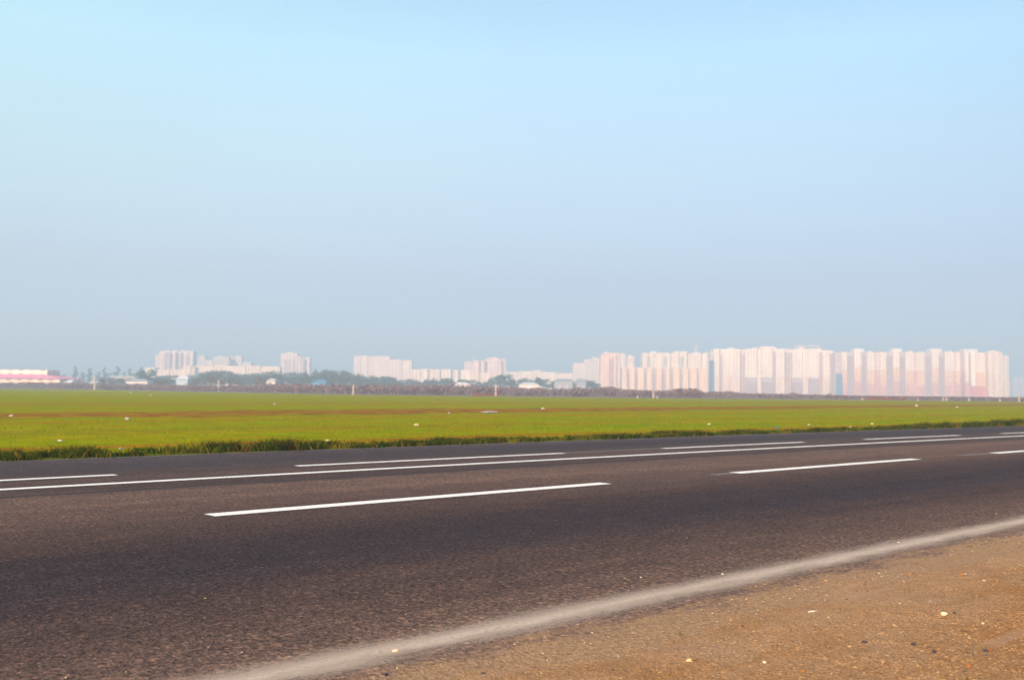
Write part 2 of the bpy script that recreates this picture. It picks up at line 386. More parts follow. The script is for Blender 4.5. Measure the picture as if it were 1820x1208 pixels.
# strip between the road edge and the field's far edge: sampled along s
nearp = [st(s, T_FAR+.03) for s in [-118+2.5*k for k in range(0, 128)]]
xs_f = [-430]+[p[0] for p in FE[1:-1]]+[310]
for i, (x, y) in enumerate(nearp):
    fr = i/(len(nearp)-1)
    # far point: fan out smoothly
    xf = -420+fr*730; yf = edgeY(xf)
    for j in range(cols):
        g = (j/(cols-1))**2.2
        px_, py_ = x+(xf-x)*g, y+(yf-y)*g
        V.append((px_, py_, -.012 + (.03 if 0 < j < cols-1 else 0)*noise.noise(Vector((px_*.2, py_*.2, 0))) - (.0 if j else .0)))
for i in range(len(nearp)-1):
    for j in range(cols-1):
        a0 = i*cols+j; F.append((a0, a0+cols, a0+cols+1, a0+1))
setp(mesh_obj('field', V, F, FIELD_M, smooth=True, uv=[inv(v_[0], v_[1]) for v_ in V]), kind='structure')

# ================================================================= vegetation close by
def blades(P, h, w, lean, base_z=0.0):
    """triangular two-segment blades; P (n,2), h, w (n,)"""
    n = len(P); ang = rng.uniform(0, 2*np.pi, n); la = rng.uniform(0, 2*np.pi, n)
    dx, dy = np.cos(ang)*w/2, np.sin(ang)*w/2; lx, ly = np.cos(la)*h*lean, np.sin(la)*h*lean
    z0 = np.full(n, base_z-.02)
    A = np.stack([P[:,0]-dx, P[:,1]-dy, z0], 1); B = np.stack([P[:,0]+dx, P[:,1]+dy, z0], 1)
    C = np.stack([P[:,0]+dx*.7+lx*.35, P[:,1]+dy*.7+ly*.35, base_z+h*.6], 1); D = np.stack([P[:,0]-dx*.7+lx*.35, P[:,1]-dy*.7+ly*.35, base_z+h*.6], 1)
    E_ = np.stack([P[:,0]+dx*.1+lx, P[:,1]+dy*.1+ly, base_z+h], 1); G = np.stack([P[:,0]-dx*.1+lx, P[:,1]-dy*.1+ly, base_z+h], 1)
    V = np.stack([A, B, C, D, E_, G], 1).reshape(-1, 3); b = np.arange(n)*6
    F = np.concatenate([np.stack([b, b+1, b+2, b+3], 1), np.stack([b+3, b+2, b+4, b+5], 1)])
    return V, F
def tint_mat(name, rough=.8, trans=0.0):
    m = Mat(name, rough, 0); q = m.n('Attribute', attribute_name='tint')
    if trans:
        m.color(q.outputs['Color']); tl_ = m.n('BsdfTranslucent'); m.l(q.outputs['Color'], tl_.inputs[0])
        mxs = m.n('MixShader'); mxs.inputs[0].default_value = trans
        m.l(m.b.outputs[0], mxs.inputs[1]); m.l(tl_.outputs[0], mxs.inputs[2]); m.l(mxs.outputs[0], m.out.inputs[0])
    else: m.color(m.mix(m.noise(m.coord('Object'), 60, 3), (0, 0, 0), (0, 0, 0)) if False else q.outputs['Color'])
    return m.m
GRASS_M = tint_mat('grass_blades', .75, .3)
STs = lambda s, t: np.array([st(a, b) for a, b in zip(s, t)])
def fnoise(P, sc_, z=0.0): return np.array([noise.noise(Vector((p[0]*sc_, p[1]*sc_, z))) for p in P])
# verge tufts: clumps with their own height
nc = 3600
s_c = rng.uniform(-45, 75, nc); t_c = T_FAR+.04+rng.beta(1.1, 2.0, nc)*1.9
Pc = STs(s_c, t_c); nzc = fnoise(Pc, .55, 2)
keep = rng.uniform(size=nc) < np.clip(.85+nzc*1.3, .25, 1); Pc = Pc[keep]; nzc = nzc[keep]; tc_ = t_c[keep]; sc_ = s_c[keep]
fade = np.clip(1.25-(tc_-T_FAR)*.42, .35, 1)
right = np.interp(sc_, [-45, 2, 8, 19, 22, 26, 75], [1.05, .92, .6, .48, .62, 1.25, 1.4])
hc = (.07+.10*rng.uniform(size=len(Pc))**2 + .24*np.clip(nzc+.12, 0, .8)+.10*np.clip(fnoise(Pc, 1.9, 8), 0, 1))*fade*right
K = 34
P = np.repeat(Pc, K, 0)+rng.normal(0, .085, (len(Pc)*K, 2)); H = np.repeat(hc, K)*rng.uniform(.45, 1.15, len(Pc)*K)
V, F = blades(P, H, rng.uniform(.010, .022, len(P)), .95)
cc = np.array([(.028, .048, .003), (.045, .065, .003), (.020, .034, .004), (.09, .095, .004), (.17, .13, .008), (.080, .045, .010)])
pc = rng.choice(6, len(Pc), p=[.30, .26, .20, .12, .07, .05]); C = np.repeat(cc[pc], K, 0)*rng.uniform(.7, 1.3, (len(P), 1))
dry = rng.uniform(size=len(P)) < .10; C[dry] = np.array((.24, .15, .03))*rng.uniform(.7, 1.2, (dry.sum(), 1))
C = np.concatenate([C, np.ones((len(C), 1))], 1)
setp(np_mesh('verge_grass', V, F, GRASS_M, col=np.repeat(C, 6, 0)), 'rough dark green grass tufts along the far edge of the road', 'grass', kind='stuff')
# low crop over the nearer field
n_ = 70000
s_ = rng.uniform(-48, 95, n_); t_ = T_FAR+.9+(rng.uniform(size=n_)**1.35)*20
P = STs(s_, t_); nzp = np.array([noise.noise(Vector((a*.35, b*1.2, 5))) for a, b in zip(s_, t_)])
k = rng.uniform(size=n_) < np.clip(.55+nzp*1.6, .03, 1)*np.clip(1.15-(t_-T_FAR)/21, 0, 1); P = P[k]; nzp = nzp[k]; td = t_[k]-T_FAR
V, F = blades(P, rng.uniform(.02, .06, len(P)), .010+.0009*td, .6)
C = np.array((.195, .260, .001))*rng.uniform(.75, 1.2, (len(P), 1))
yl = rng.uniform(size=len(P)) < .22; C[yl] = np.array((.31, .26, .001))*rng.uniform(.7, 1.15, (yl.sum(), 1))
br = rng.uniform(size=len(P)) < .07; C[br] = np.array((.24, .12, .02))*rng.uniform(.7, 1.2, (br.sum(), 1))
stk = np.array([noise.noise(Vector((p[0]*.05+p[1]*.05, (p[1]-.87*p[0])*.28, 33))) for p in P]); yz = rng.uniform(size=len(P)) < np.clip((stk-.05)*3.2, 0, .85); C[yz] = np.array((.30, .20, .003))*rng.uniform(.8, 1.15, (yz.sum(), 1)); dk = rng.uniform(size=len(P)) < np.clip((-stk-.05)*3.2, 0, .8); C[dk] = np.array((.105, .175, .001))*rng.uniform(.8, 1.15, (dk.sum(), 1))
bz = (td > 1.9) & (td < 3.6) & (rng.uniform(size=len(P)) < np.clip(.55+1.2*np.array([noise.noise(Vector((p[0]*.35, p[1]*.35, 21))) for p in P]), 0, .9)); C[bz] = np.array((.28, .13, .012))*rng.uniform(.6, 1.2, (bz.sum(), 1))
C = np.concatenate([C, np.ones((len(C), 1))], 1)
setp(np_mesh('field_grass', V, F, GRASS_M, col=np.repeat(C, 6, 0)), 'short bright yellow green crop covering the field', 'grass', kind='stuff')

# ================================================================= sand details
ROCK_M = tint_mat('pebbles', .85)
def ico():
    t = (1+5**.5)/2
    V = np.array([(-1,t,0),(1,t,0),(-1,-t,0),(1,-t,0),(0,-1,t),(0,1,t),(0,-1,-t),(0,1,-t),(t,0,-1),(t,0,1),(-t,0,-1),(-t,0,1)], float)/math.sqrt(1+t*t)
    F = np.array([(0,11,5),(0,5,1),(0,1,7),(0,7,10),(0,10,11),(1,5,9),(5,11,4),(11,10,2),(10,7,6),(7,1,8),(3,9,4),(3,4,2),(3,2,6),(3,6,8),(3,8,9),(4,9,5),(2,4,11),(6,2,10),(8,6,7),(9,8,1)])
    return V, F
IV, IF = ico()
def pebbles(P, Z, size, tint):
    n = len(P); J = IV[None]*rng.uniform(.72, 1.25, (n, 12, 1)); a = rng.uniform(0, 6.28, n)
    sx_, sy_, sz_ = size*rng.uniform(.8, 1.5, n), size*rng.uniform(.6, 1.1, n), size*rng.uniform(.35, .75, n)
    x, y, z = J[..., 0]*sx_[:, None], J[..., 1]*sy_[:, None], J[..., 2]*sz_[:, None]
    X = x*np.cos(a)[:, None]-y*np.sin(a)[:, None]+P[:, :1]; Y = x*np.sin(a)[:, None]+y*np.cos(a)[:, None]+P[:, 1:2]
    V = np.stack([X, Y, z+(Z+sz_*.35)[:, None]], 2).reshape(-1, 3)
    F = (IF[None]+(np.arange(n)*12)[:, None, None]).reshape(-1, 3)
    return V, F, np.repeat(np.concatenate([tint, np.ones((n, 1))], 1), 12, 0)
n_ = 26000
s_ = rng.uniform(-19, 12, n_); t_ = -9.24-(rng.uniform(size=n_)**1.1)*6.0
clump = np.array([noise.noise(Vector((a*1.1, b*2.2, 9))) for a, b in zip(s_, t_)])
k = rng.uniform(size=n_) < np.clip(.40+clump*1.3, .06, 1); s_, t_ = s_[k], t_[k]
size = .0019+.0033*rng.pareto(2.6, len(s_)).clip(0, 3.6)*.9
nb_ = 5200; sb = rng.uniform(-19, 14, nb_); tb = -9.18+rng.normal(0, .13, nb_)+.16*np.array([noise.noise(Vector((a*.9, 0, 4))) for a in sb])
kb = rng.uniform(size=nb_) < np.clip(.35+1.6*np.array([noise.noise(Vector((a*1.6, b*3, 14))) for a, b in zip(sb, tb)]), .02, 1)
s_ = np.concatenate([s_, sb[kb]]); t_ = np.concatenate([t_, tb[kb]]); size = np.concatenate([size, rng.uniform(.002, .0065, kb.sum())])
Z = np.array([max(zsand(a, b), 0 if b > T_EDGE-.3 else -1) for a, b in zip(s_, t_)])
pal = np.array([(.34, .22, .12), (.42, .29, .16), (.27, .12, .04), (.55, .42, .25), (.62, .50, .34), (.14, .07, .035), (.34, .13, .03), (.10, .085, .08), (.22, .17, .14)])
tint = pal[rng.choice(9, len(s_), p=[.24, .18, .20, .08, .04, .08, .09, .03, .06])]*rng.uniform(.75, 1.2, (len(s_), 1))
V, F, C = pebbles(STs(s_, t_), Z, size, tint)
setp(np_mesh('gravel', V, F, ROCK_M, col=C), 'fine brown and cream gravel scattered over the sand', 'gravel', kind='stuff')
# grit that has rolled on to the asphalt
n_ = 900; s_ = rng.uniform(-20, 20, n_); t_ = T_STRIP-.25+rng.exponential(.42, n_)
V, F, C = pebbles(STs(s_, t_), np.full(n_, .001), rng.uniform(.0018, .0055, n_), pal[rng.choice(9, n_)]*rng.uniform(.8, 1.2, (n_, 1)))
setp(np_mesh('grit', V, F, ROCK_M, col=C), 'loose grit grains strewn along the dusty road edge', 'gravel', kind='stuff')

def sand_z(x, y):
    s, t = inv(x, y); return zsand(s, t) if t < T_EDGE+.1 else 0.0
def stone(px, py, w, colr, label, name='stone', flat=.6, cat='stone', group='stones on the sandy roadside'):
    x, y = ground(px, py); z = max(sand_z(x, y), 0 if inv(x, y)[1] > T_EDGE else -1)
    import bmesh
    bm = bmesh.new(); bmesh.ops.create_icosphere(bm, subdivisions=3, radius=1)
    sd_ = rng.uniform(0, 90)
    for v_ in bm.verts:
        p = v_.co.copy(); f_ = 1+.42*noise.noise(p*1.1+Vector((sd_, 0, 0)))+.20*noise.noise(p*2.7+Vector((0, sd_, 0)))+.06*noise.noise(p*8)
        v_.co = Vector((p.x*f_*w/2, p.y*f_*w*.36, p.z*f_*w*flat*.5))
    me = bpy.data.meshes.new(name); bm.to_mesh(me); bm.free(); me.materials.append(colr)
    o = bpy.data.objects.new(name, me); COL.objects.link(o); o.location = (x, y, z+w*flat*.22); o.rotation_euler = (0, 0, rng.uniform(0, 3))
    return setp(o, label, cat, group)
def rockmat(name, c):
    m = Mat(name, .85); v = m.coord('Object'); m.color(m.mix(m.noise(v, 60, 4, .7), tuple(x*.6 for x in c), tuple(min(1, x*1.25) for x in c)))
    m.bump(m.noise(v, 120, 4), .5, .003); return m.m
CREAM, TAN, RUST, DARK, GREY = rockmat('cream_stone', (.66, .52, .34)), rockmat('tan_stone', (.40, .24, .12)), rockmat('rust_stone', (.32, .10, .03)), rockmat('dark_stone', (.055, .045, .05)), rockmat('grey_stone', (.28, .26, .26))
for a_ in [(1678, 1095, .030, CREAM, 'largest cream stone, broken and lying on the right side of the sand'),
           (703, 1158, .028, CREAM, 'small pale stone lying alone on the worn edge line'),
           (1066, 1139, .024, RUST, 'rounded rust brown stone near the middle of the sand edge'),
           (859, 1198, .018, DARK, 'small black pebble near the bottom middle of the sand'),
           (1100, 1166, .020, GREY, 'whitish angular chip left of the twig with the crumpled wrapper'),
           (1590, 1112, .022, TAN, 'flat tan stone left of and below the large cream stone'),
           (1537, 1143, .022, DARK, 'dark double pebble right of the two twigs'),
           (1624, 1149, .020, DARK, 'dark pebble below the large cream stone'),
           (1696, 1093, .016, DARK, 'tiny dark lump right beside the large cream stone'),
           (1570, 1181, .024, TAN, 'orange tan stone near the bottom right edge of the sand'),
           (1747, 1111, .016, CREAM, 'small cream pebble right of and below the large cream stone'),
           (1706, 988, .018, DARK, 'bluish dark pebble on the pale sand near the asphalt'),
           (1653, 1074, .018, GREY, 'light grey flat pebble above the large cream stone'),
           (1359, 1178, .020, CREAM, 'cream stone right of the crumpled wrapper near the bottom'),
           (1722, 1186, .022, RUST, 'rust coloured stone at the bottom right corner'),
           (685, 1199, .022, DARK, 'blue grey pebble at the bottom edge beside the sand border'),
           (1139, 1026, .014, CREAM, 'tiny pale stone lying on the brown asphalt'),
           (1284, 1020, .014, CREAM, 'tiny pale stone just above the worn edge line'),
           (1468, 1033, .020, TAN, 'tan stone on the upper sand near the asphalt'),
           (1597, 964, .016, CREAM, 'tiny yellowish stone on the far part of the worn edge line'),
           (1752, 1157, .024, DARK, 'dark blue grey pebble among rubble near the right edge'),
           (1660, 1165, .020, DARK, 'brown black pebble in the gravelly patch at lower right')]:
    stone(a_[0], a_[1], a_[2]*1.15, a_[3], a_[4])
TWIG = rockmat('twig_bark', (.16, .075, .03)); REDT = rockmat('red_twig_bark', (.30, .10, .03)); PALE = rockmat('pale_stick_wood', (.72, .66, .58)); LEAF = rockmat('dead_leaf', (.10, .085, .08)); OLIVE = rockmat('green_leaf', (.22, .24, .02))
def twig(x0, y0, x1, y1, r_, mat, label, name='twig', cat='twig'):
    a_, b_ = Vector((*ground(x0, y0), 0)), Vector((*ground(x1, y1), 0)); pts = []
    for k in range(7):
        p = a_.lerp(b_, k/6); side = (b_-a_).orthogonal().normalized()
        p += Vector((-(b_-a_).y, (b_-a_).x, 0))*(.06*math.sin(k*1.7+x0)); p.z = sand_z(p.x, p.y)+r_*1.4; pts.append(tuple(p))
    mb = MB().tube(pts, [r_*(1-.10*k) for k in range(7)], 7)
    o0 = Vector(pts[0]); mb.v = [tuple(Vector(q)-o0) for q in mb.v]
    return setp(mb.build(name, mat, loc=tuple(o0)), label, cat)
twig(1442, 1119, 1465, 1125, .0022, TWIG, 'thin dark twig on the sand, left of a pair')
twig(1474, 1110, 1489, 1117, .0022, TWIG, 'thin dark twig on the sand, right of a pair')
twig(1204, 1180, 1246, 1178, .0026, REDT, 'reddish twig passing behind the crumpled yellow wrapper')
twig(1437, 1093, 1452, 1092, .0040, PALE, 'short white stick lying on the sand', 'stick', 'stick')
twig(1118, 1156, 1136, 1160, .0022, TWIG, 'short olive brown twig left of the crumpled wrapper')
twig(1708, 1125, 1727, 1126, .0028, TWIG, 'dark twig beside rubble near the right edge of the sand')
twig(1605, 1018, 1640, 1019, .0026, REDT, 'reddish brown twig on the upper sand near the road')
# dead leaf: a thin curled blade
def leaf(px, py, L, mat, label):
    x, y = ground(px, py); V, F = [], []
    for k in range(7):
        u = k/6-.5; w_ = .26*L*math.cos(u*math.pi)*1.0+.0005; zz = .004+.010*u*u*4
        V += [(u*L, -w_/2, zz+.003), (u*L, 0, zz), (u*L, w_/2, zz+.003)]
    for k in range(6):
        b_ = k*3; F += [(b_, b_+3, b_+4, b_+1), (b_+1, b_+4, b_+5, b_+2)]
    o = mesh_obj('leaf', V, F, mat, smooth=True, loc=(x, y, sand_z(x, y)+.001)); md = o.modifiers.new('thick', 'SOLIDIFY'); md.thickness = .0008
    return setp(o, label, 'leaf')
leaf(1010, 1157, .055, LEAF, 'dark dead leaf lying on the sand at the middle bottom')
leaf(1738, 966, .05, OLIVE, 'yellow green leaf on the sand border at far right')
# small weed sprout
def sprout(px, py, hgt, label):
    x, y = ground(px, py); P_ = np.zeros((9, 2))+rng.normal(0, .006, (9, 2))
    V_, F_ = blades(P_, rng.uniform(.5, 1, 9)*hgt, np.full(9, .004), .6)
    C_ = np.repeat(np.array([[.20, .17, .03, 1]])*np.ones((9, 1)), 6, 0)
    return setp(np_mesh('sprout', V_, F_, GRASS_M, col=C_, loc=(x, y, sand_z(x, y))), label, 'weed')
sprout(1211, 1127, .04, 'tiny yellow green weed sprouting from the middle of the sand')
sprout(1645, 991, .045, 'small green weed at the sand border, nearer of the two')
sprout(1724, 973, .05, 'small green weed tuft at the sand border near right edge')
# crumpled litter
def crumple(name, loc, w, h_, mat, label, cat, group=None, seed=0, L=None):
    import bmesh
    bm = bmesh.new(); bmesh.ops.create_icosphere(bm, subdivisions=3, radius=1)
    for v_ in bm.verts:
        p = v_.co.copy(); f_ = 1+.55*noise.noise(p*1.9+Vector((seed*3.1, 0, 0)))+.35*noise.noise(p*4.5+Vector((0, seed*1.7, 0)))
        v_.co = Vector((p.x*f_*w/2, p.y*f_*(L or w*.7)/2, max(-.35, p.z)*f_*h_*.62))
    me = bpy.data.meshes.new(name); bm.to_mesh(me); bm.free(); me.materials.append(mat)
    o = bpy.data.objects.new(name, me); COL.objects.link(o); o.location = (loc[0], loc[1], loc[2]+h_*.22); o.rotation_euler = (0, 0, seed)
    return setp(o, label, cat, group)
WHITE_P = plain('white_plastic', (.40, .37, .35), .5, .1, 20); GOLD = plain('gold_wrapper', (.60, .42, .20), .45, .4, 60); TEAL = plain('teal_plastic', (.03, .16, .15), .5, .2, 10)
YEL = plain('yellow_rag', (.52, .42, .22), .8, .2, 10); GREYP = plain('grey_sheeting', (.48, .40, .40), .7, .2, 3)
x, y = ground(1225, 1181); crumple('wrapper', (x, y, sand_z(x, y)), .024, .014, GOLD, 'crumpled shiny yellow wrapper on the sand, over a reddish twig', 'litter', None, 3)
ON = [(106, 785, 7, 5, WHITE_P, 'white plastic scrap in the field near the left edge of the photo', 'plastic_bag'),
      (226, 746, 7, 7, WHITE_P, 'small white bag just below the brown soil band at left', 'plastic_bag'),
      (215, 799, 7, 5, WHITE_P, 'white scrap caught in the dark verge grass at left', 'paper_scrap'),
      (488, 719, 6, 4, WHITE_P, 'white bag in the far field above the brown soil band', 'plastic_bag'),
      (232, 698, 7, 3, WHITE_P, 'left one of two white scraps at the far left field edge', 'paper_scrap'),
      (268, 703, 7, 3, WHITE_P, 'right one of two white scraps at the far left field edge', 'paper_scrap'),
      (740, 757, 13, 7, YEL, 'yellowish white crumpled bag in the middle of the field', 'plastic_bag'),
      (798, 735, 5, 4, WHITE_P, 'white speck of litter beside the long grey sheeting', 'paper_scrap'),
      (870, 733, 26, 4, GREYP, 'long flat grey sheeting lying on the brown soil band', 'plastic_sheet'),
      (1260, 755, 5, 4, YEL, 'pale yellow scrap in the field right of the middle', 'paper_scrap'),
      (1382, 761, 10, 5, TEAL, 'dark teal plastic piece in the field near the verge', 'plastic_piece'),
      (1438, 756, 6, 4, WHITE_P, 'white scrap right of the dark teal plastic piece', 'paper_scrap'),
      (1550, 754, 6, 4, YEL, 'yellow scrap in the right part of the field by the verge', 'paper_scrap'),
      (1512, 760, 6, 3, YEL, 'dull yellow scrap just above the verge at right', 'paper_scrap'),
      (1629, 722, 6, 6, WHITE_P, 'larger white bag in the far field below the pink towers', 'plastic_bag'),
      (1701, 724, 5, 4, WHITE_P, 'smaller white bag in the far field at right', 'plastic_bag'),
      (581, 784, 5, 4, YEL, 'cream scrap at the top of the verge grass', 'paper_scrap'),
      (20, 740, 9, 4, GREYP, 'grey scrap on the brown soil band at the far left', 'paper_scrap'),
      (965, 727, 10, 4, GREYP, 'pinkish grey scrap at the upper edge of the brown soil band', 'paper_scrap')]
for i, (px, py, w_, h_, mt, lab, nm) in enumerate(ON):
    x, y = ground(px, py); k = y/FPX
    crumple(nm, (x, y, .015), w_*k*.66, h_*k*.62, mt, lab, 'litter', 'litter in the field', i+1, L=max(.12, w_*k*.6) if w_ < 20 else 1.4)

# ================================================================= far vegetation
def leafcloud(centers, radii, n, leaf, flat=.8):
    """leaf-sized quads spread through a set of ellipsoids"""
    idx = rng.choice(len(centers), n, p=(radii**2)/(radii**2).sum()); d = rng.normal(size=(n, 3)); d /= np.linalg.norm(d, axis=1)[:, None]
    r_ = rng.uniform(.25, 1.08, n)**.6
    P = centers[idx]+d*(radii[idx]*r_)[:, None]*np.array([1, 1, flat])
    a = rng.normal(size=(n, 3)); a /= np.linalg.norm(a, axis=1)[:, None]; b = np.cross(a, rng.normal(size=(n, 3))); b /= np.linalg.norm(b, axis=1)[:, None]
    s_ = leaf*rng.uniform(.5, 1.4, n)[:, None]
    V = np.stack([P-a*s_, P+b*s_*.7, P+a*s_, P-b*s_*.7], 1).reshape(-1, 3); F = np.arange(n*4).reshape(-1, 4)
    return V, F
GREENS = np.array([(.060, .085, .050), (.080, .100, .055), (.050, .070, .045)])
BROWNS = np.array([(.17, .10, .075), (.20, .12, .08), (.13, .09, .075), (.20, .10, .07)])
LEAF_M = tint_mat('foliage', .8, .2); SCRUB_M = tint_mat('dry_foliage', .9, .5); BARK = plain('bark', (.11, .075, .055), .9, .3, 2)
def crown_variant(kind, seed):
    """unit tree: height 1; returns crown mesh and trunk mesh"""
    r0 = random.Random(seed); C_, R_ = [], []
    if kind == 'poplar':
        for k in range(9): C_.append((r0.gauss(0, .02), r0.gauss(0, .02), .18+.085*k)); R_.append(.11*(1-.06*k)+r0.uniform(-.015, .015))
        n, lf, pal_ = 420, .030, GREENS
    elif kind == 'round':
        for k in range(11):
            a = r0.uniform(0, 6.28); q = r0.uniform(.05, .30); C_.append((q*math.cos(a), q*math.sin(a), r0.uniform(.38, .80))); R_.append(r0.uniform(.13, .22))
        n, lf, pal_ = 800, .035, GREENS
    else:
        for k in range(10):
            a = r0.uniform(0, 6.28); q = r0.uniform(.05, .42); C_.append((q*math.cos(a), q*math.sin(a), r0.uniform(.30, .78))); R_.append(r0.uniform(.14, .24))
        n, lf, pal_ = 520, .032, BROWNS
    V, F = leafcloud(np.array(C_), np.array(R_), n, lf)
    V[:, 2] = np.maximum(V[:, 2], .03)
    col = pal_[rng.choice(len(pal_), n)]*rng.uniform(.7, 1.35, (n, 1)); col = np.concatenate([col, np.ones((n, 1))], 1)
    c = np_mesh('crown', V, F, LEAF_M, col=np.repeat(col, 4, 0)); 
    mb = MB().tube([(0, 0, -.02), (.005, 0, .2), (0, .01, .45), (.01, 0, .7)], [.030, .024, .016, .006], 7)
    for k in range(5):
        a = r0.uniform(0, 6.28); z0 = r0.uniform(.22, .5); q = r0.uniform(.15, .3) if kind != 'poplar' else .06
        mb.tube([(0, 0, z0), (q*.5*math.cos(a), q*.5*math.sin(a), z0+.10), (q*math.cos(a), q*math.sin(a), z0+.24)], [.012, .008, .003], 5)
    t = mb.build('trunk', BARK)
    cm, tm = c.data, t.data; bpy.data.objects.remove(c); bpy.data.objects.remove(t)
    return cm, tm
VAR = {k: [crown_variant(k, 31*i+j) for j in range(4)] for i, k in enumerate(['poplar', 'round', 'shrub'])}
def tree(kind, px, ytop, depth, wpx, label, group, name, cat, vi=None):
    X, zt = at(px, depth, ytop); hgt = zt
    cm, tm = VAR[kind][vi if vi is not None else random.randrange(4)]
    e = empty(name, (X, depth, 0), random.uniform(0, 6.28)); setp(e, label, cat, group)
    wm = wpx*depth/FPX; base_w = {'poplar': .24, 'round': .85, 'shrub': 1.0}[kind]*1.0
    e.scale = (wm/base_w, wm/base_w, hgt)
    for n_, me in (('crown', cm), ('trunk', tm)):
        o = bpy.data.objects.new(n_, me); COL.objects.link(o); o.parent = e
    return e
# poplar-like pale trees at the left
for i, (px, yt, w_) in enumerate([(134, 647, 11), (160, 651, 10), (186, 649, 9), (209, 647, 12), (232, 651, 10), (222, 657, 12), (148, 659, 12), (117, 661, 12), (175, 658, 12), (197, 660, 13)]):
    tree('poplar', px, yt, 880+17*i, w_*1.15, (['first', 'second', 'third', 'fourth', 'fifth'][i]+' tall poplar from the left in the hazy row left of the leftmost tower') if i < 5 else (['shortest pale poplar right of the fourth tall one', 'short pale poplar between the first two tall ones', 'short pale poplar at the left end of the row', 'short pale poplar just left of the third tall one', 'short pale poplar between the third and fourth tall ones'][i-5]), 'hazy poplars at the left', 'poplar_tree', 'tree')
# green-blue wood
prof_l = [(70, 661), (95, 664), (240, 662), (252, 648), (262, 652), (272, 662), (290, 665), (305, 663), (338, 662), (352, 658), (366, 656), (380, 654), (396, 654), (412, 656), (426, 659), (440, 661), (456, 659), (470, 657), (486, 655), (500, 656), (516, 657), (530, 658), (545, 655), (560, 652), (575, 652), (590, 653), (604, 654), (618, 656), (632, 659), (648, 662), (662, 664), (678, 665), (694, 666), (706, 668)]
prof_m = [(722, 670), (740, 671), (757, 670), (772, 668), (788, 668), (803, 669), (818, 671), (834, 672), (850, 674), (872, 668), (884, 663), (897, 661), (908, 667), (918, 672), (932, 668), (950, 667), (966, 670), (982, 673), (1000, 673), (1018, 672), (1034, 671), (1046, 673), (1058, 679)]
for i, (px, yt) in enumerate(prof_l):
    tree('round', px+random.uniform(-3, 3), yt, random.uniform(640, 780), random.uniform(28, 40), 'blue green tree in the hazy wood below the left apartment blocks', 'trees of the wood on the left', 'broadleaf_tree', 'tree')
for i in range(46):
    px = 200+13*i+random.uniform(-5, 5) if i < 40 else 740+24*(i-40); yt = float(np.interp(px, *zip(*(prof_l+prof_m))))+random.uniform(5, 10)
    tree('round' if px < 700 or i % 2 else 'shrub', px, min(yt, 679), random.uniform(560, 630), random.uniform(26, 36), 'lower hazy tree in the front row of the dark wood', 'lower trees of the wood', 'broadleaf_tree', 'tree')
for i, (px, yt) in enumerate(prof_m):
    dome = 868 < px < 912
    tree('round', px, yt, random.uniform(650, 740), 32 if dome else random.uniform(26, 34), ('leftmost', 'second', 'third', 'rightmost')[sum(868 < p[0] < px for p in prof_m)]+' tree of the domed clump in front of the middle block' if dome else 'hazy grey green tree between the middle block and the pink tower', 'domed clump of trees' if dome else 'trees of the wood in the middle', 'broadleaf_tree', 'tree')
# brown autumn trees and shrubs nearer
for px, yt, w_, d_, lab in [(180, 667, 15, 372, 'dark brown bush right behind the leftmost concrete post'), (285, 668, 26, 420, 'olive brown bush left of the white oval shed roof'), (340, 671, 30, 440, 'brown bush just right of the white oval shed roof'),
        (374, 664, 26, 430, 'mauve brown tree left of the second concrete post'), (395, 666, 24, 440, 'mauve brown tree behind the second concrete post'), (410, 670, 10, 380, 'dark green narrow shrub right of the second concrete post'),
        (428, 671, 26, 430, 'pale brown bush in the gap left of the orange brown tree'), (459, 665, 20, 420, 'orange brown pointed tree left of the small cream house'), (478, 676, 26, 400, 'brown bush below the small cream house'),
        (130, 676, 14, 420, 'dark green bush between the pink roofed hall and the leftmost post'), (598, 679, 20, 330, 'reddish bush right of the blue shed'), (535, 680, 30, 330, 'brown bush left of the blue shed'),
        (668, 678, 30, 330, 'brown bush right of the third concrete post'), (705, 676, 16, 360, 'dark shrub under the white row houses in the middle'), (803, 675, 12, 380, 'dark green shrub before the long white row in the middle'),
        (958, 685, 22, 300, 'dark blue brown bush right of the fourth concrete post'), (915, 685, 20, 300, 'pale brown bush near the fourth concrete post'), (1068, 685, 40, 300, 'dark mauve bush at the foot of the pink tower'),
        (1090, 688, 30, 290, 'lower mauve bush right of the pink tower foot'), (1205, 690, 32, 290, 'mauve bush before the left end of the long cream row'), (1228, 689, 30, 290, 'mauve bush before the right end of the cream row'),
        (1280, 694, 26, 290, 'mauve bush right of the narrow bluish shade strip'), (1300, 693, 26, 300, 'mauve bush below the long white block'), (1408, 695, 12, 320, 'small dark bush before the long white block'),
        (1475, 697, 8, 320, 'tiny dark conical bush left of the wide bluish shade strip'), (1565, 704, 34, 235, 'low reddish brown bush below the striped pink and white block'), (60, 677, 40, 400, 'dull brown bush below the pink roofed hall'), (15, 678, 30, 400, 'brown bush at the left edge below the hall')]:
    tree('shrub', px, yt, d_, w_*1.1, lab, None, 'shrub' if yt > 668 else 'autumn_tree', 'bush' if yt > 668 else 'tree')

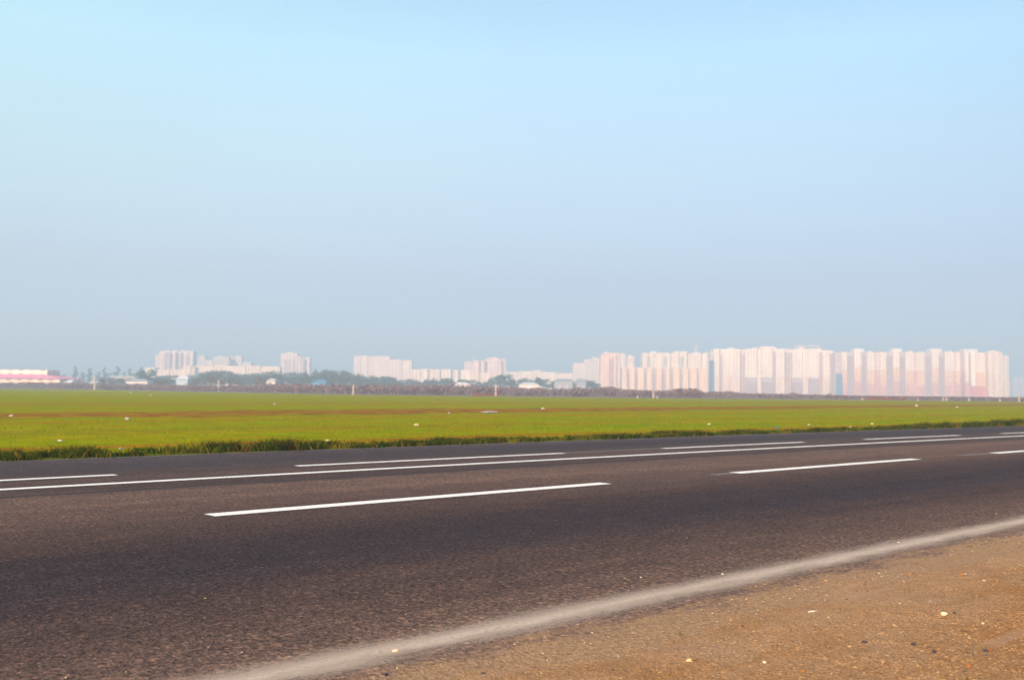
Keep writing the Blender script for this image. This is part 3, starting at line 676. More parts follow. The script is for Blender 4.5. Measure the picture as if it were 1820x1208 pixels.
# scrub belt beyond the field
prof = [(-200, 677), (0, 679), (60, 678), (110, 679), (200, 681), (250, 681), (350, 684), (440, 684), (500, 681), (600, 682), (700, 684), (760, 683), (870, 685), (940, 689), (1000, 690), (1050, 688), (1080, 686), (1110, 691), (1180, 693), (1205, 690), (1235, 690), (1250, 696), (1300, 695), (1320, 698), (1400, 699), (1500, 702), (1600, 703.5), (1820, 706), (2000, 708)]
VS, FS, CS = [], [], []; nb = 0
for _ in range(3200):
    px = random.uniform(-200, 2000); dy = float(np.interp(px, [-200, 0, 300, 600, 1820, 2000], [540, 385, 310, 228, 224, 240]))
    back = random.random()**1.3; d_ = dy + back*(150 if px < 1250 else 420)
    yt = float(np.interp(px, *zip(*prof)))
    top = at(px, d_, yt)[1]*random.uniform(.7, 1.02)
    if px > 1250: top = max(.35, top)
    X = at(px, d_)[0]; n = 36 if px < 1300 else 26
    w_ = 6*d_/FPX*random.uniform(.9, 2.2)
    C0 = np.array([[X+random.gauss(0, w_*.4), d_+random.gauss(0, w_*.4), top*.5] for k in range(3)]); V, F = leafcloud(C0, np.full(3, top*.55), n, .11*max(1.0, top*.8)+.1, .95)
    V[:, 0] = X+(V[:, 0]-X)*max(1, w_/top*.8); V[:, 2] = np.clip(V[:, 2], -.05, top*1.1)
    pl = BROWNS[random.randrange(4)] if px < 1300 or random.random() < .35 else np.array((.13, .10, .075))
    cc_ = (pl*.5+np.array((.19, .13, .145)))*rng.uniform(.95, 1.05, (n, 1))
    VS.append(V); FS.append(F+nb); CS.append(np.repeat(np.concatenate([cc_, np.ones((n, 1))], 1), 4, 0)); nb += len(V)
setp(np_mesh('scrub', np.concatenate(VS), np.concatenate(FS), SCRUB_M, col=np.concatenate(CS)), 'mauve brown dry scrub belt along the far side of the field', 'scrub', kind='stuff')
# reddish dry weeds at the field edge
for (x0, x1, yb, lab) in [(843, 888, 701, 'flat patch of rusty weeds by the fourth concrete post'), (1540, 1610, 708, 'flat patch of rusty weeds below the striped block')]:
    VS, FS, CS = [], [], []; nb = 0
    for _ in range(90):
        px = random.uniform(x0, x1); gx, gy = ground(px, yb+1.5); d_ = min(gy, 240)-random.uniform(2, 14); X = at(px, d_)[0]
        V, F = leafcloud(np.array([[X, d_, .15]]), np.array([.4]), 16, .12, .5); V[:, 2] = np.clip(V[:, 2], 0, .6)
        cc_ = np.array((.30, .085, .03))*rng.uniform(.7, 1.3, (16, 1)); VS.append(V); FS.append(F+nb); nb += len(V); CS.append(np.repeat(np.concatenate([cc_, np.ones((16, 1))], 1), 4, 0))
    setp(np_mesh('dry_weeds', np.concatenate(VS), np.concatenate(FS), LEAF_M, col=np.concatenate(CS)), lab, 'weeds', kind='stuff')

# ---- concrete posts at the far side of the field
CONC = plain('concrete', (.38, .30, .26), .9, .15, 1.5)
def post(px, yb, yt, wpx, label, depth=None):
    gx, d_ = ground(px, yb); d_ = depth or d_; X, zt = at(px, d_, yt); w_ = wpx*d_/FPX
    e = empty('concrete_post', (X, d_, -.02)); setp(e, label, 'post', 'concrete posts along the field edge')
    mb = MB(); b_ = w_/2; t_ = w_*.40
    mb.v = [(-b_,-b_,0),(b_,-b_,0),(b_,b_,0),(-b_,b_,0),(-t_,-t_,zt),(t_,-t_,zt),(t_,t_,zt),(-t_,t_,zt),(0,0,zt+w_*.3)]
    mb.f = [(0,3,2,1),(0,1,5,4),(1,2,6,5),(2,3,7,6),(3,0,4,7),(4,5,8),(5,6,8),(6,7,8),(7,4,8)]
    mb.build('shaft', CONC, e)
    if yb-yt > 20:
        MB().box(-w_*.9, w_*.9, -w_*.25, w_*.25, zt*.90, zt*.96).build('cross_arm', CONC, e)
for a_ in [(169, 693, 669, 3.1, 'tallest concrete post, leftmost, beside a dark bush', 330), (389, 695, 676, 3, 'second concrete post from the left below the long row', 300), (628, 701, 684, 3, 'third concrete post from the left, before the dark wood', 205),
           (881, 700, 684, 2.7, 'fourth concrete post from the left, above the rusty weeds', 215), (1161, 707, 694, 2.7, 'fifth concrete post, before the long cream row', 190),
           (1811, 713, 702, 2.5, 'thin post at the right edge of the picture', 205), (1722, 712, 707, 2.2, 'short stub post below the red based block', 208), (1631, 711, 708, 2.2, 'short stub post, left of the bright pair', 208),
           (1676, 711, 707, 2.2, 'short bright stub, left one of a close pair', 208), (1682, 711, 706.5, 2.2, 'short bright stub, right one of a close pair', 208), (1777, 713, 709, 3, 'wide low stub at right below the cream block', 206),
           (1533, 711, 707.5, 2.5, 'small stub post left of the rusty weeds', 206), (1133, 706, 703, 2.5, 'tiny pale stub left of the fifth concrete post', 190), (1168, 707, 703, 2, 'tiny pale stub right against the fifth concrete post', 189)]:
    post(*a_)

# ================================================================= buildings
_fm = {}
def facade(key, bands, win=True, wc=(.40, .34, .35), pw=3.0, ph=2.9, wx=.46, wz=.5):
    """bands: [(z_from, colour)], windows as a regular grid of darker panes with lighter frames"""
    if key in _fm: return _fm[key]
    m = Mat(key, .85, .2); X_, Y_, Z_ = m.sep(m.coord('Object'))
    c = bands[0][1]
    for z, k in bands[1:]:
        c = m.mix(m.math('GREATER_THAN', Z_, z), c, k)
    nz = m.noise(m.coord('Object', (.12, .12, .04)), 1, 4); c = m.mix(1.0, c, m.ramp(nz, [(.3, (.86, .85, .86)), (.7, (1.06, 1.06, 1.06))]), 'MULTIPLY')
    if win:
        u = m.math('FRACT', m.math('DIVIDE', m.math('ADD', X_, Y_), pw)); w = m.math('FRACT', m.math('DIVIDE', Z_, ph))
        iu = m.math('LESS_THAN', m.math('ABSOLUTE', m.math('SUBTRACT', u, .5)), wx/2); iw = m.math('LESS_THAN', m.math('ABSOLUTE', m.math('SUBTRACT', w, .55)), wz/2)
        cellid = m.n('TexWhiteNoise', noise_dimensions='2D'); cb = m.n('CombineXYZ')
        m.l(m.math('FLOOR', m.math('DIVIDE', m.math('ADD', X_, Y_), pw)), cb.inputs[0]); m.l(m.math('FLOOR', m.math('DIVIDE', Z_, ph)), cb.inputs[1]); m.l(cb.outputs[0], cellid.inputs['Vector'])
        wcol = m.mix(m.ramp(cellid.outputs[0], [(.55, 0), (.9, 1)]), wc, (.62, .58, .56))
        c = m.mix(m.math('MULTIPLY', iu, iw), c, wcol)
        jt = m.math('LESS_THAN', w, .06); c = m.mix(m.math('MULTIPLY', jt, .25), c, (.4, .35, .34))
    c = m.mix(1.0, c, (1.0, .82, .72), 'MULTIPLY'); m.color(c); _fm[key] = m.m; return m.m
CREAM_C, WHITE_C, PEACH_C, PINK_C, MAUVE_C, RED_C = (.86, .72, .60), (.92, .86, .80), (.88, .60, .40), (.72, .38, .36), (.56, .36, .40), (.66, .24, .24)
ROOFM = plain('roof_felt', (.42, .37, .38), .9, .1, .2); PARAP = plain('parapet_plaster', (.66, .56, .53), .85, .08, .3); PINKP = plain('pink_plaster', (.64, .46, .43), .85, .08, .3)
GAPSHADE = plain('gap_shade_panel', (.10, .19, .30), .7, .15, .2); SLAB = plain('balcony_concrete', (.62, .50, .47), .85, .08, .5); SLABP = plain('pink_balcony', (.58, .37, .36), .85, .1, .5); SHADE = plain('balcony_glass', (.50, .38, .40), .8, .2, .6)  # the blue is the bluish shade of gaps between blocks, as panel colour
class Bld:
    """a building at a given depth, laid out from the horizontal pixel span it fills; depth D, thickness th"""
    def __init__(s, name, x0, x1, D, label, group=None, th=16, rot=0, cat='building'):
        s.D = D; s.k = D/FPX; s.x0 = x0; s.c = (x0+x1)/2; s.w = (x1-x0)*s.k; s.th = th
        s.e = empty(name, (at(s.c, D)[0], D, 0), rot); setp(s.e, label, cat, group)
    def X(s, px): return (px-s.c)*s.k
    def Z(s, px, y): return at(px, s.D, y)[1]
    def slab(s, name, a, b, yt, mat, y0=0.0, y1=None, zb=0.0, yb=None):
        z1 = s.Z((a+b)/2, yt); z0 = zb if yb is None else s.Z((a+b)/2, yb)
        return MB().box(s.X(a), s.X(b), y0, s.th if y1 is None else y1, z0, z1).build(name, mat, s.e)
    def balconies(s, a, b, yt, mat=None, glass=None, yb=None, y0=.2, name='balcony_column'):
        z1 = s.Z((a+b)/2, yt); z0 = 0 if yb is None else s.Z((a+b)/2, yb); mb = MB(); z = z0
        xa, xb = s.X(a), s.X(b)
        while z+2.9 <= z1+.5:
            mb.box(xa+.15, xb-.15, y0-.5, y0+.9, z+.05, z+1.15); z += 2.9
        mb.box(xa+.02, xa+.3, y0-.3, y0+1.6, z0, z1-.1); mb.box(xb-.3, xb-.02, y0-.3, y0+1.6, z0, z1-.1)
        p = mb.build(name, mat or SLAB, s.e)
        MB().box(xa+.3, xb-.3, y0+1.0, y0+1.5, z0+.02, z1-.12).build('glazing', glass or SHADE, p)
        return p
    def roofbox(s, a, b, yt, mat=None, ybase=None, y0=3):
        z1 = s.Z((a+b)/2, yt); z0 = s.Z((a+b)/2, ybase)
        return MB().box(s.X(a), s.X(b), y0, s.th-3, z0-.3, z1).build('roof_box', mat or PARAP, s.e)

# striped pink and white block (right)
D = 980; zz = lambda px, y: at(px, D, y)[1]
zA, zB = zz(1550, 657.5), zz(1550, 682); zC, zD = zz(1525, 652), zz(1525, 677)
COLA = facade('striped_bay_wall', [(0, PINK_C), (zB, PEACH_C), (zA, WHITE_C)]); COLB = facade('striped_tall_bay_wall', [(0, PINK_C), (zD, PEACH_C), (zC, WHITE_C)])
MIDC = facade('middle_strip_wall', [(0, PINK_C), (zA, (.84, .70, .64))]); REC = facade('mauve_wall', [(0, PINK_C), (zB, MAUVE_C), (zA, (.74, .62, .60))], wx=.6)
b = Bld('apartment_block', 1496, 1716, D, 'long block with white, peach and pink striped bays at right', 'apartment blocks of the right estate')
b.slab('wall', 1497, 1716, 626, REC, y0=2.2)
for (a0, a1) in [(1496.5, 1506), (1541.5, 1555.5), (1564.5, 1575.5), (1610, 1624), (1633, 1644), (1680, 1694), (1699, 1707.5)]: b.slab('bay', a0, a1, 625, COLA, y1=4)
for (a0, a1) in [(1519, 1531), (1587, 1599), (1656.5, 1668)]: b.slab('tall_bay', a0, a1, 623, COLB, y0=-.6, y1=5)
for (a0, a1) in [(1555.6, 1564.4), (1624.1, 1632.9), (1694.1, 1698.9)]: b.slab('recessed_strip', a0, a1, 626.6, MIDC, y0=1, y1=4)
for (a0, a1) in [(1506, 1518.9), (1531.1, 1541.4), (1575.6, 1586.9), (1599.1, 1609.9), (1644.1, 1656.4), (1668.1, 1679.9), (1707.6, 1716)]: b.balconies(a0, a1, 627, SLABP, y0=.6)
for (a0, a1) in [(1521, 1538), (1589, 1606), (1657, 1677), (1548, 1552), (1620, 1625), (1690, 1694)]: b.roofbox(a0, a1, 619 if a1-a0 > 10 else 623, None, 627)
# block with red base and stripes
b = Bld('apartment_block', 1716.3, 1757, 972, 'striped block with a plain red base, just left of the plain cream end block', 'apartment blocks of the right estate')
zR, zP = b.Z(1740, 686), b.Z(1740, 662)
RB = facade('red_base_wall', [(0, RED_C), (zR, PEACH_C), (zP, WHITE_C)], wx=.5); RW = facade('white_over_red_wall', [(0, RED_C), (zR, WHITE_C)], win=False); RW2 = facade('slim_white_wall', [(0, PINK_C), (b.Z(1719, 679), WHITE_C)], win=False)
b.slab('wall', 1716.3, 1757, 627, facade('pink_end_wall', [(0, RED_C), (zR, PINK_C), (zP, (.84, .70, .66))]), y0=2)
b.slab('bay', 1717, 1722, 626, RW2, y0=0, y1=3); b.slab('bay', 1726, 1734.5, 625.5, RW, y0=-.3, y1=3)
for k in range(5): b.slab('bay', 1736.5+4.2*k, 1739.6+4.2*k, 626.5, facade('narrow_stripe_wall', [(0, RED_C), (zR, PEACH_C), (zP, WHITE_C)], win=False), y0=.8, y1=3)
b.slab('base', 1725.7, 1757, 686.4, facade('red_base_plain', [(0, RED_C)], win=False), y0=-.8, y1=1.6)
b.balconies(1722.1, 1725.9, 628, SLABP, y0=.8)
b.roofbox(1711+6, 1741, 620, None, 628)
# plain cream end block
b = Bld('apartment_block', 1757.3, 1795, 965, 'plain cream block with few stripes at the right end of the estate', 'apartment blocks of the right estate')
CW = facade('cream_wall', [(0, (.86, .70, .58)), (18, (.84, .74, .68))]); GS = facade('grey_stripe_wall', [(0, (.58, .60, .58))])
b.slab('wall', 1757.3, 1782, 625.5, CW); b.slab('stepped_wall', 1782.1, 1795, 631, CW, y0=1.5); b.slab('stripe', 1784, 1786.5, 630.5, GS, y0=.9, y1=3); b.slab('stripe', 1790.3, 1792, 633, GS, y0=.9, y1=3)
b.slab('bay', 1760, 1765, 624.8, facade('pale_bay_wall', [(0, (.90, .78, .66))]), y0=-.6, y1=3); b.slab('bay', 1772, 1777, 624.8, facade('pale_bay_wall', []), y0=-.6, y1=3)
b.roofbox(1764, 1775, 622.5, None, 626); b.slab('side_wing', 1795.1, 1797.5, 634, GAPSHADE if False else facade('shade_tint_wing', [(0, (.5, .5, .56))]), y0=6)  # bluish shadow at the block's right end, put into the wing colour
# far hazy tower at the right edge
b = Bld('apartment_block', 1801, 1835, 1900, 'faint grey blue block cut off by the right edge of the picture', 'hazy distant blocks')
FW = facade('far_cream_wall', [(0, (.80, .72, .70))], pw=6, ph=3, wx=.5)
b.slab('wall', 1801, 1835, 671, FW); b.slab('stair_tower', 1811, 1819, 669, FW, y0=-2, y1=5); b.slab('base', 1808, 1835, 698, facade('pink_low_wall', [(0, (.8, .45, .45))], win=False), y0=-6, y1=-2.2)
# long white block
b = Bld('apartment_block', 1268.5, 1484, 1000, 'longest white block with pink lower storeys and many rooftop boxes', 'apartment blocks of the right estate')
zL = b.Z(1370, 670); LW = facade('white_long_wall', [(0, (.86, .62, .54)), (zL, WHITE_C)], wx=.5); LB = facade('white_bay_wall', [(0, (.90, .76, .68)), (zL, (.94, .88, .82))], wx=.42)
for x0, x1, yt in [(1268.5, 1352, 620.5), (1352.1, 1381, 618), (1381.1, 1460, 620.5), (1460.1, 1472, 622), (1472.1, 1484, 624.5)]: b.slab('wall', x0, x1, yt, LW, y0=1.6)
for x0, x1, yt in [(1268.5, 1279, 620), (1285, 1297, 620), (1301, 1316, 620), (1346, 1353.5, 619), (1379, 1395, 619.5), (1427.5, 1436, 619.5), (1462, 1480, 622.5)]: b.slab('bay', x0, x1, yt, LB, y0=0, y1=3)
for x0, x1 in [(1326, 1345.5), (1354, 1374), (1408, 1427), (1437, 1456)]:
    b.slab('bay', x0, x1, 619.5, LB, y0=.6, y1=3, yb=671); b.balconies(x0, x1, 671.3, SLABP, y0=.2, name='loggia_column')
for x0, x1 in [(1279.2, 1284.8), (1317, 1324), (1374.1, 1378.8), (1396, 1407), (1456.2, 1461.8), (1480.2, 1484)]: b.balconies(x0, x1, 624, SLABP, y0=.8)
for x0, x1, y in [(1297, 1306, 617), (1339, 1347, 617.5), (1353, 1379, 615), (1421, 1430, 617), (1454, 1462, 618), (1275, 1279, 619), (1395, 1400, 618.5), (1440, 1444, 619)]: b.roofbox(x0, x1, y, PINKP if x0 in (1353, 1421) else None, 622)
# mauve connecting block over a panel coloured as the gap's bluish shade
b = Bld('connecting_block', 1484.6, 1496, 977, 'narrow mauve block over painted bluish gap shade between the two longest blocks', 'narrow links between blocks')
b.slab('wall', 1484.6, 1496, 627, facade('link_wall', [(0, (.66, .54, .58))]), yb=663.5); b.slab('gap_shade_panel', 1486, 1496, 664, GAPSHADE, y0=-1.0)
b.slab('side_wall', 1484.6, 1485.9, 664, facade('link_wall', []), y0=.2)
b = Bld('connecting_block', 1264, 1268.2, 997, 'very thin panel of painted bluish shade between the cream row and the longest white block', 'narrow links between blocks')
b.slab('gap_shade_panel', 1265.4, 1268.2, 640, GAPSHADE); b.slab('wall', 1264.6, 1268.2, 626, facade('link_upper_wall', [(0, (.88, .80, .76))]), yb=640.2, y0=1)  # thin panel: shade of the narrow gap put into its blue colour
# tall cream back row
b = Bld('apartment_block', 1142, 1264, 1060, 'tall cream back row standing behind the lower cream row', 'apartment blocks of the right estate')
TC = facade('tall_cream_wall', [(0, (.90, .80, .72))], wx=.4); TB = facade('tall_bay_wall', [(0, (.93, .86, .78))], wx=.35)
for x0, x1, yt in [(1142, 1176, 627), (1176.1, 1222, 627), (1222.1, 1264, 627.5)]: b.slab('wall', x0, x1, yt, TC, y0=1.5)
for x0, x1 in [(1143, 1149), (1157, 1163), (1171, 1178), (1186, 1191), (1201, 1207), (1215, 1221), (1233, 1246), (1252, 1258)]: b.slab('bay', x0, x1, 626.4, TB, y1=3)
for x0, x1 in [(1149.1, 1156.9), (1178.1, 1185.9), (1207.1, 1214.9)]: b.balconies(x0, x1, 629, None, y0=.6)
for x0, x1, y in [(1158, 1168, 624), (1200, 1222, 624), (1236, 1240, 625)]: b.roofbox(x0, x1, y, None, 628)
# lower cream row in front
b = Bld('row_block', 1105, 1258, 940, 'lower long cream row with dark stairwell gaps in front of the tall cream row', 'apartment blocks of the right estate', th=14)
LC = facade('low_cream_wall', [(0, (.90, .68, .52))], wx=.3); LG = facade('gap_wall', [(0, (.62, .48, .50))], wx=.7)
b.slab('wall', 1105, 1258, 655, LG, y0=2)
edges = [1105, 1114, 1119.5, 1128.5, 1134, 1144, 1150, 1159, 1166, 1176, 1183, 1191, 1197, 1208, 1214, 1223, 1227, 1238, 1243, 1258]
for k in range(0, len(edges)-1, 2): b.slab('bay', edges[k], edges[k+1], 654 + (k % 4 == 0)*-.7, LC, y1=3)
for k in range(1, len(edges)-1, 2): b.balconies(edges[k]+.1, edges[k+1]-.1, 657, SLABP, y0=.8)
b.slab('roof', 1105, 1256, 653.2, plain('pink_roof_edge', (.70, .46, .44), .85, .1, .3), y0=3.2, yb=654.8, y1=12)
# pink tower
b = Bld('tower_block', 1067, 1128, 985, 'pink tower with grey and white stripes left of the cream rows', 'apartment blocks of the right estate')
PT = facade('pink_tower_wall', [(0, (.84, .60, .56))], wx=.3); PS = facade('grey_white_wall', [(0, (.80, .76, .76))], wx=.5)
b.slab('wall', 1067, 1096, 630, PT); b.slab('wall', 1074, 1111, 627, facade('pink_back_wall', [(0, (.86, .62, .56))]), y0=4, y1=20); b.slab('striped_wall', 1096.1, 1111, 628, PS, y0=1.5); b.slab('wing', 1111.1, 1128, 633, PS, y0=2.5)
b.balconies(1082, 1089, 632, SLABP, y0=-.9); b.slab('stripe', 1100, 1103, 627.6, facade('grey_stripe2', [(0, (.60, .56, .60))]), y0=1, y1=3); b.slab('stripe', 1111.5, 1114, 634, facade('grey_stripe2', []), y0=1.8, y1=3.5)
b.slab('stripe', 1123, 1127, 632, facade('pink_tower_wall', []), y0=1.8, y1=3.5)
b.roofbox(1075, 1083, 625, PINKP, 628); b.roofbox(1118, 1124, 630.5, None, 634)
# pale stepped block
b = Bld('apartment_block', 1018, 1068, 1350, 'pale stepped cream block left of the pink tower', 'hazy distant blocks')
SB = facade('pale_step_wall', [(0, (.88, .76, .70))], pw=5, wx=.3)
b.slab('wall', 1018, 1038, 645, SB); b.slab('wall', 1038.1, 1053, 638.5, SB, y0=-2); b.slab('wall', 1053.1, 1068, 636, SB, y0=-1)
b.roofbox(1052, 1060, 634, PINKP, 640)

# masts and crane
def lattice(name, px, yb, yt, D, wpx, label, bands=6):
    X, z0 = at(px, D, yb); z1 = at(px, D, yt)[1]; w_ = wpx*D/FPX/2; e = empty(name, (X, D, 0)); setp(e, label, 'mast')
    mb = MB()
    for sx_, sy_ in ((-1, -1), (1, -1), (1, 1), (-1, 1)): mb.tube([(sx_*w_, sy_*w_, 0), (sx_*w_*.5, sy_*w_*.5, z1)], w_*.16, 5)
    n = 14
    for k in range(n):
        za, zb = z1*k/n, z1*(k+1)/n; f0, f1 = 1-.5*k/n, 1-.5*(k+1)/n
        mb.tube([(-w_*f0, -w_*f0, za), (w_*f1, -w_*f1, zb)], w_*.1, 4); mb.tube([(w_*f0, w_*f0, za), (-w_*f1, w_*f1, zb)], w_*.1, 4)
    mb.build('lattice_shaft', MASTM, e)
    MB().tube([(0, 0, z1), (0, 0, z1*1.06)], w_*.2, 6).build('aerial', MASTM, e)
MASTM = facade('mast_paint', [(0, (.85, .8, .8)), (38, (.75, .25, .25)), (42, (.85, .8, .8)), (60, (.75, .3, .3)), (72, (.85, .8, .8)), (84, (.75, .3, .3))], win=False)
lattice('radio_mast', 1237, 690, 614, 1150, 3.2, 'thin red and white mast rising above the tall cream row')
lattice('radio_mast', 840, 680, 604, 1700, 2.6, 'faint tall red and white mast standing alone in the haze')
X, z = at(1425, 1300, 613.5); e = empty('tower_crane', (at(1423, 1300)[0], 1300, 0)); setp(e, 'faint pink tower crane with its jib above the longest white block', 'crane')
CR = plain('crane_paint', (.80, .55, .55), .7, .1, .3)
MB().box(-1, 1, -1, 1, 0, z-1.6).build('mast', CR, e); jb = MB(); jb.box(-9, 26, -.6, .6, z-1.4, z-.5)
for k in range(-4, 12): jb.tube([(k*2.2, 0, z-.5), (k*2.2+1.1, 0, z+.8)], .14, 4); jb.tube([(k*2.2+2.2, 0, z-.5), (k*2.2+1.1, 0, z+.8)], .14, 4)
jb.build('jib', CR, e); MB().box(1.1, 2.9, -.9, .9, z-3.6, z-1.5).build('cab', CR, e); MB().box(-9, -6, -1, 1, z-3.2, z-1.45).build('counterweight', ROOFM, e)

# ---- left hand town
def town(x0, x1, D, label, parts, boxes=(), wallc=(.88, .76, .72), th=14, group='hazy distant blocks', pw=4.5, nm='apartment_block'):
    b = Bld(nm, x0, x1, D, label, group, th=th); key = 'town_%d_wall' % x0
    W = facade(key, [(0, wallc)], pw=pw, wx=.42)
    W2 = facade(key+'_pale', [(0, tuple(min(.95, c*1.07) for c in wallc))], pw=pw, wx=.3)
    for i, (a0, a1, yt) in enumerate(parts): b.slab('wall', a0, a1, yt, W2 if i % 2 else W, y0=(i % 3)*1.3-1.3)
    for a0, a1, yt in boxes: b.roofbox(a0, a1, yt, None, yt+3.2)
    return b
b = town(273, 342, 1300, 'tall broad pale pink block, leftmost tower above the wood', [(282, 296, 623.5), (296.1, 311, 624), (311.1, 325, 624), (325.1, 342, 623.5), (275, 281.9, 630), (272, 281.8, 655)], [(288, 298, 622.2), (303, 312, 622), (317, 325, 622)], (.84, .70, .72))
for x_ in (291, 300, 310, 320, 331): b.balconies(x_, x_+3.5, 626, SLABP, y0=-1.8)
town(250, 345, 1150, 'low cream row at the foot of the leftmost tower', [(258, 275, 653), (275.1, 300, 657), (300.1, 324, 656), (324.1, 338, 650), (338.1, 345, 652)], (), (.88, .74, .62))
b = town(350, 405, 1500, 'pale grey pink block pair right of the leftmost tower', [(351, 364, 633), (364.1, 377, 640), (377.1, 405, 633.5)], [(356, 361, 631), (388, 393, 631.5)], (.84, .74, .72))
town(405.2, 446, 1520, 'stepped pale block right of the grey pink pair', [(405.2, 416, 634), (416.1, 428, 632), (428.1, 437, 643), (437.1, 446, 643.5)], [(391+15, 411, 632)], (.84, .74, .72))
b = town(325, 496, 1180, 'long low cream row running above the trees at left', [(326, 345, 651), (345.1, 378, 650), (378.1, 400, 648.5), (400.1, 436, 650), (436.1, 462, 650), (462.1, 496, 651)], (), (.90, .76, .64))
b = town(498, 549, 1300, 'isolated pink block with a lower right wing above the dark wood', [(498, 528, 627.5), (528.1, 533, 632), (533.1, 549, 635)], [(506, 519, 626)], (.86, .72, .72))
for x_ in (505, 512, 520, 538): b.balconies(x_, x_+3.2, 637, SLABP, y0=-1.8)
town(628, 692, 1320, 'pale pink double block right of the wood in the middle', [(628, 640, 633), (640.1, 652, 631.5), (652.1, 664, 633), (664.1, 692, 633.5)], [(670, 676, 632), (684, 689, 632)], (.88, .74, .72))
town(692.2, 731, 1280, 'pale cream block with a flat roof beside the pink double block', [(692.2, 714, 639), (714.1, 731, 640)], [(703, 707, 637.5)], (.90, .76, .70))
town(728, 852, 1150, 'long low white row between the cream block and the middle block', [(728, 747, 656.5), (747.1, 760, 655.5), (762, 781, 656), (784, 801, 656), (805, 814, 657), (818, 833, 657.5), (833.1, 852, 659)], (), (.92, .80, .72))
b = town(825, 899, 1250, 'pink middle block with a taller right half', [(825, 840, 642), (840.1, 862, 640.5), (862.1, 870, 637), (870.1, 885, 635.5), (885.1, 899, 637.5)], [(872, 882, 634.5)], (.88, .70, .70))
for x_ in (850, 860, 890): b.balconies(x_, x_+3, 640, SLABP, y0=-1.8)
town(842, 890, 1120, 'cream lower house at the foot of the middle block', [(842, 852, 658), (852.1, 872, 662), (872.1, 890, 661)], (), (.90, .76, .66))
town(900, 1019, 1200, 'long faint cream row between the middle block and stepped block', [(900, 925, 660.5), (925.1, 947, 659.5), (947.1, 962, 657.5), (962.1, 988, 661), (988.1, 1019, 662.5)], (), (.90, .80, .74))
# hall with pink roof
b = Bld('hall', -60, 108, 560, 'long low cream hall with a pink roof at the left edge', None, th=30)
b.slab('wall', -60, 106, 672, facade('hall_wall', [(0, (.90, .72, .62))], pw=6))
z0_, z1_ = b.Z(20, 672), b.Z(20, 664.5); xa, xb = b.X(-60), b.X(107); 
mb = MB(); mb.v = [(xa, -.8, z0_), (xb, -.8, z0_), (xb, 31, z0_), (xa, 31, z0_), (xa, 8, z1_), (xb-12, 8, z1_), (xb-12, 24, z1_), (xa, 24, z1_)]
mb.f = [(0,3,2,1),(4,5,6,7),(0,1,5,4),(1,2,6,5),(2,3,7,6),(3,0,4,7)]; mb.build('roof', plain('pink_roof', (.78, .24, .36), .7, .1, .1), b.e)
b.slab('upper_wall', -60, 68, 656, facade('hall_upper_wall', [(0, (.94, .86, .78))], pw=6), y0=10, y1=26, yb=665.5)
b = Bld('house', 62, 74, 600, 'small dark roofed house behind the right end of the pink roofed hall', None, th=10)
b.slab('wall', 60, 72, 662, facade('house_wall', [(0, (.8, .72, .68))]))
b.slab('roof', 59, 73, 659, ROOFM, y0=2, y1=8, yb=662.2)
# sheds between
def shed(x0, x1, D, yt, yr, label, wall, roof, nm='shed', th=8):
    b = Bld(nm, x0, x1, D, label, None, th=th); b.slab('wall', x0+.5, x1-.5, yr, wall)
    z0_, z1_ = b.Z((x0+x1)/2, yr), b.Z((x0+x1)/2, yt); xa, xb = b.X(x0), b.X(x1); o_ = .4; mb = MB()
    mb.v = [(xa, -o_, z0_), (xb, -o_, z0_), (xb, th+o_, z0_), (xa, th+o_, z0_), (xa+.25*(xb-xa), th/2, z1_), (xb-.25*(xb-xa), th/2, z1_)]
    mb.f = [(0,3,2,1),(0,1,5,4),(1,2,5),(2,3,4,5),(3,0,4)]; mb.build('roof', roof, b.e)
    for k in range(2):
        xw = xa+(xb-xa)*(.3+.4*k); MB().box(xw-.5, xw+.5, -.06, .05, z0_*.35, z0_*.65).build('window', SHADE, b.e)
WH = plain('white_roof', (.66, .64, .62), .6, .05, .3); BLR = plain('blue_roof', (.08, .20, .32), .6, .1, .3); CRW = plain('cream_plaster', (.66, .55, .48), .85, .06, .4); GRR = plain('grey_roof', (.30, .32, .37), .8, .1, .3)
shed(312, 334, 500, 668, 673.5, 'shed with a bright white rounded roof in the trees', plain('grey_blue_wall', (.40, .46, .52), .8, .1, .4), WH)
shed(473, 489, 430, 672.5, 676, 'small cream house among brown bushes left of the wood', CRW, PARAP, 'house')
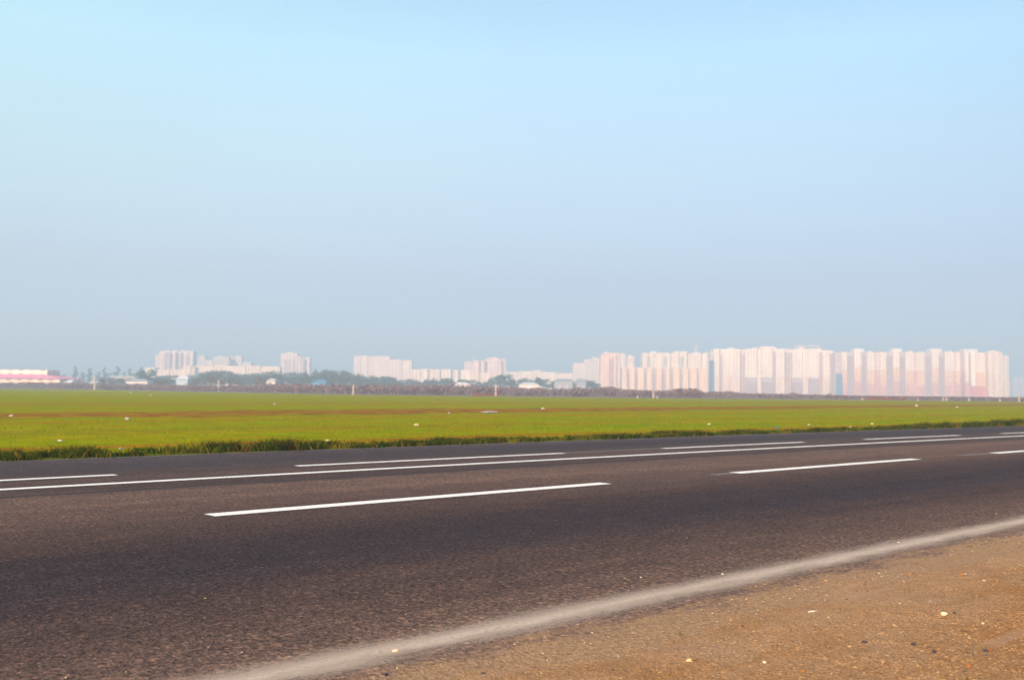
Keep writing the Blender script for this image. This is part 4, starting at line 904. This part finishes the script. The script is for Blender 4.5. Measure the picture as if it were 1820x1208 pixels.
shed(556, 580, 470, 674, 680, 'low blue shed in front of the dark wood', plain('blue_plaster', (.12, .30, .42), .8, .1, .4), BLR)
shed(113, 128, 520, 674.5, 679, 'small white house right of the pink roofed hall', CRW, WH, 'house')
shed(157, 172, 520, 677, 680, 'tiny white house behind the leftmost concrete post', CRW, WH, 'house')
shed(223, 262, 520, 673, 677, 'cream houses row under the long grey roof, near the left', CRW, GRR, 'house')
b = Bld('warehouse', 195, 275, 620, 'long low warehouse with a pale grey flat roof at left', None, th=20)
b.slab('wall', 196, 274, 670, facade('warehouse_wall', [(0, (.36, .38, .40))], pw=7)); b.slab('roof', 195, 275, 668.4, plain('pale_flat_roof', (.46, .50, .52), .7, .05, .3), y0=-.5, yb=669.9)
b.slab('bay', 240, 262, 672, facade('warehouse_bay', [(0, (.62, .54, .50))], pw=5), y0=-2, y1=-.7)
shed(922, 958, 520, 679.5, 682.5, 'low white house with a lit gable right of the domed trees', CRW, WH, 'house')
shed(985, 1018, 600, 672.5, 676, 'pale house with a blue grey roof left of the stepped block', plain('dim_plaster', (.30, .29, .30), .8, .1, .4), GRR, 'house')
shed(806, 836, 560, 679, 683, 'low cream sheds under the middle block', CRW, PARAP, 'house')
shed(1024, 1042, 620, 672, 677, 'grey house with a broad roof beside the stepped block', plain('grey_plaster', (.26, .26, .28), .8, .1, .4), GRR, 'house')

# ================================================================= haze
mb = MB().box(-4300, 4300, -4300, 4300, -1.1, 96)
hz = mb.build('haze', None); hz.data.materials.clear()
hm = bpy.data.materials.new('haze'); hm.use_nodes = True; hm.node_tree.nodes.clear()
o_ = hm.node_tree.nodes.new('ShaderNodeOutputMaterial'); pv = hm.node_tree.nodes.new('ShaderNodeVolumePrincipled')
pv.inputs['Color'].default_value = (*HAZE_COLOR, 1); pv.inputs['Density'].default_value = HAZE_DENSITY; pv.inputs['Anisotropy'].default_value = 0
hm.node_tree.links.new(pv.outputs[0], o_.inputs['Volume']); hz.data.materials.append(hm)
setp(hz, 'pale bluish haze lying over the fields and the town', 'haze', kind='stuff')
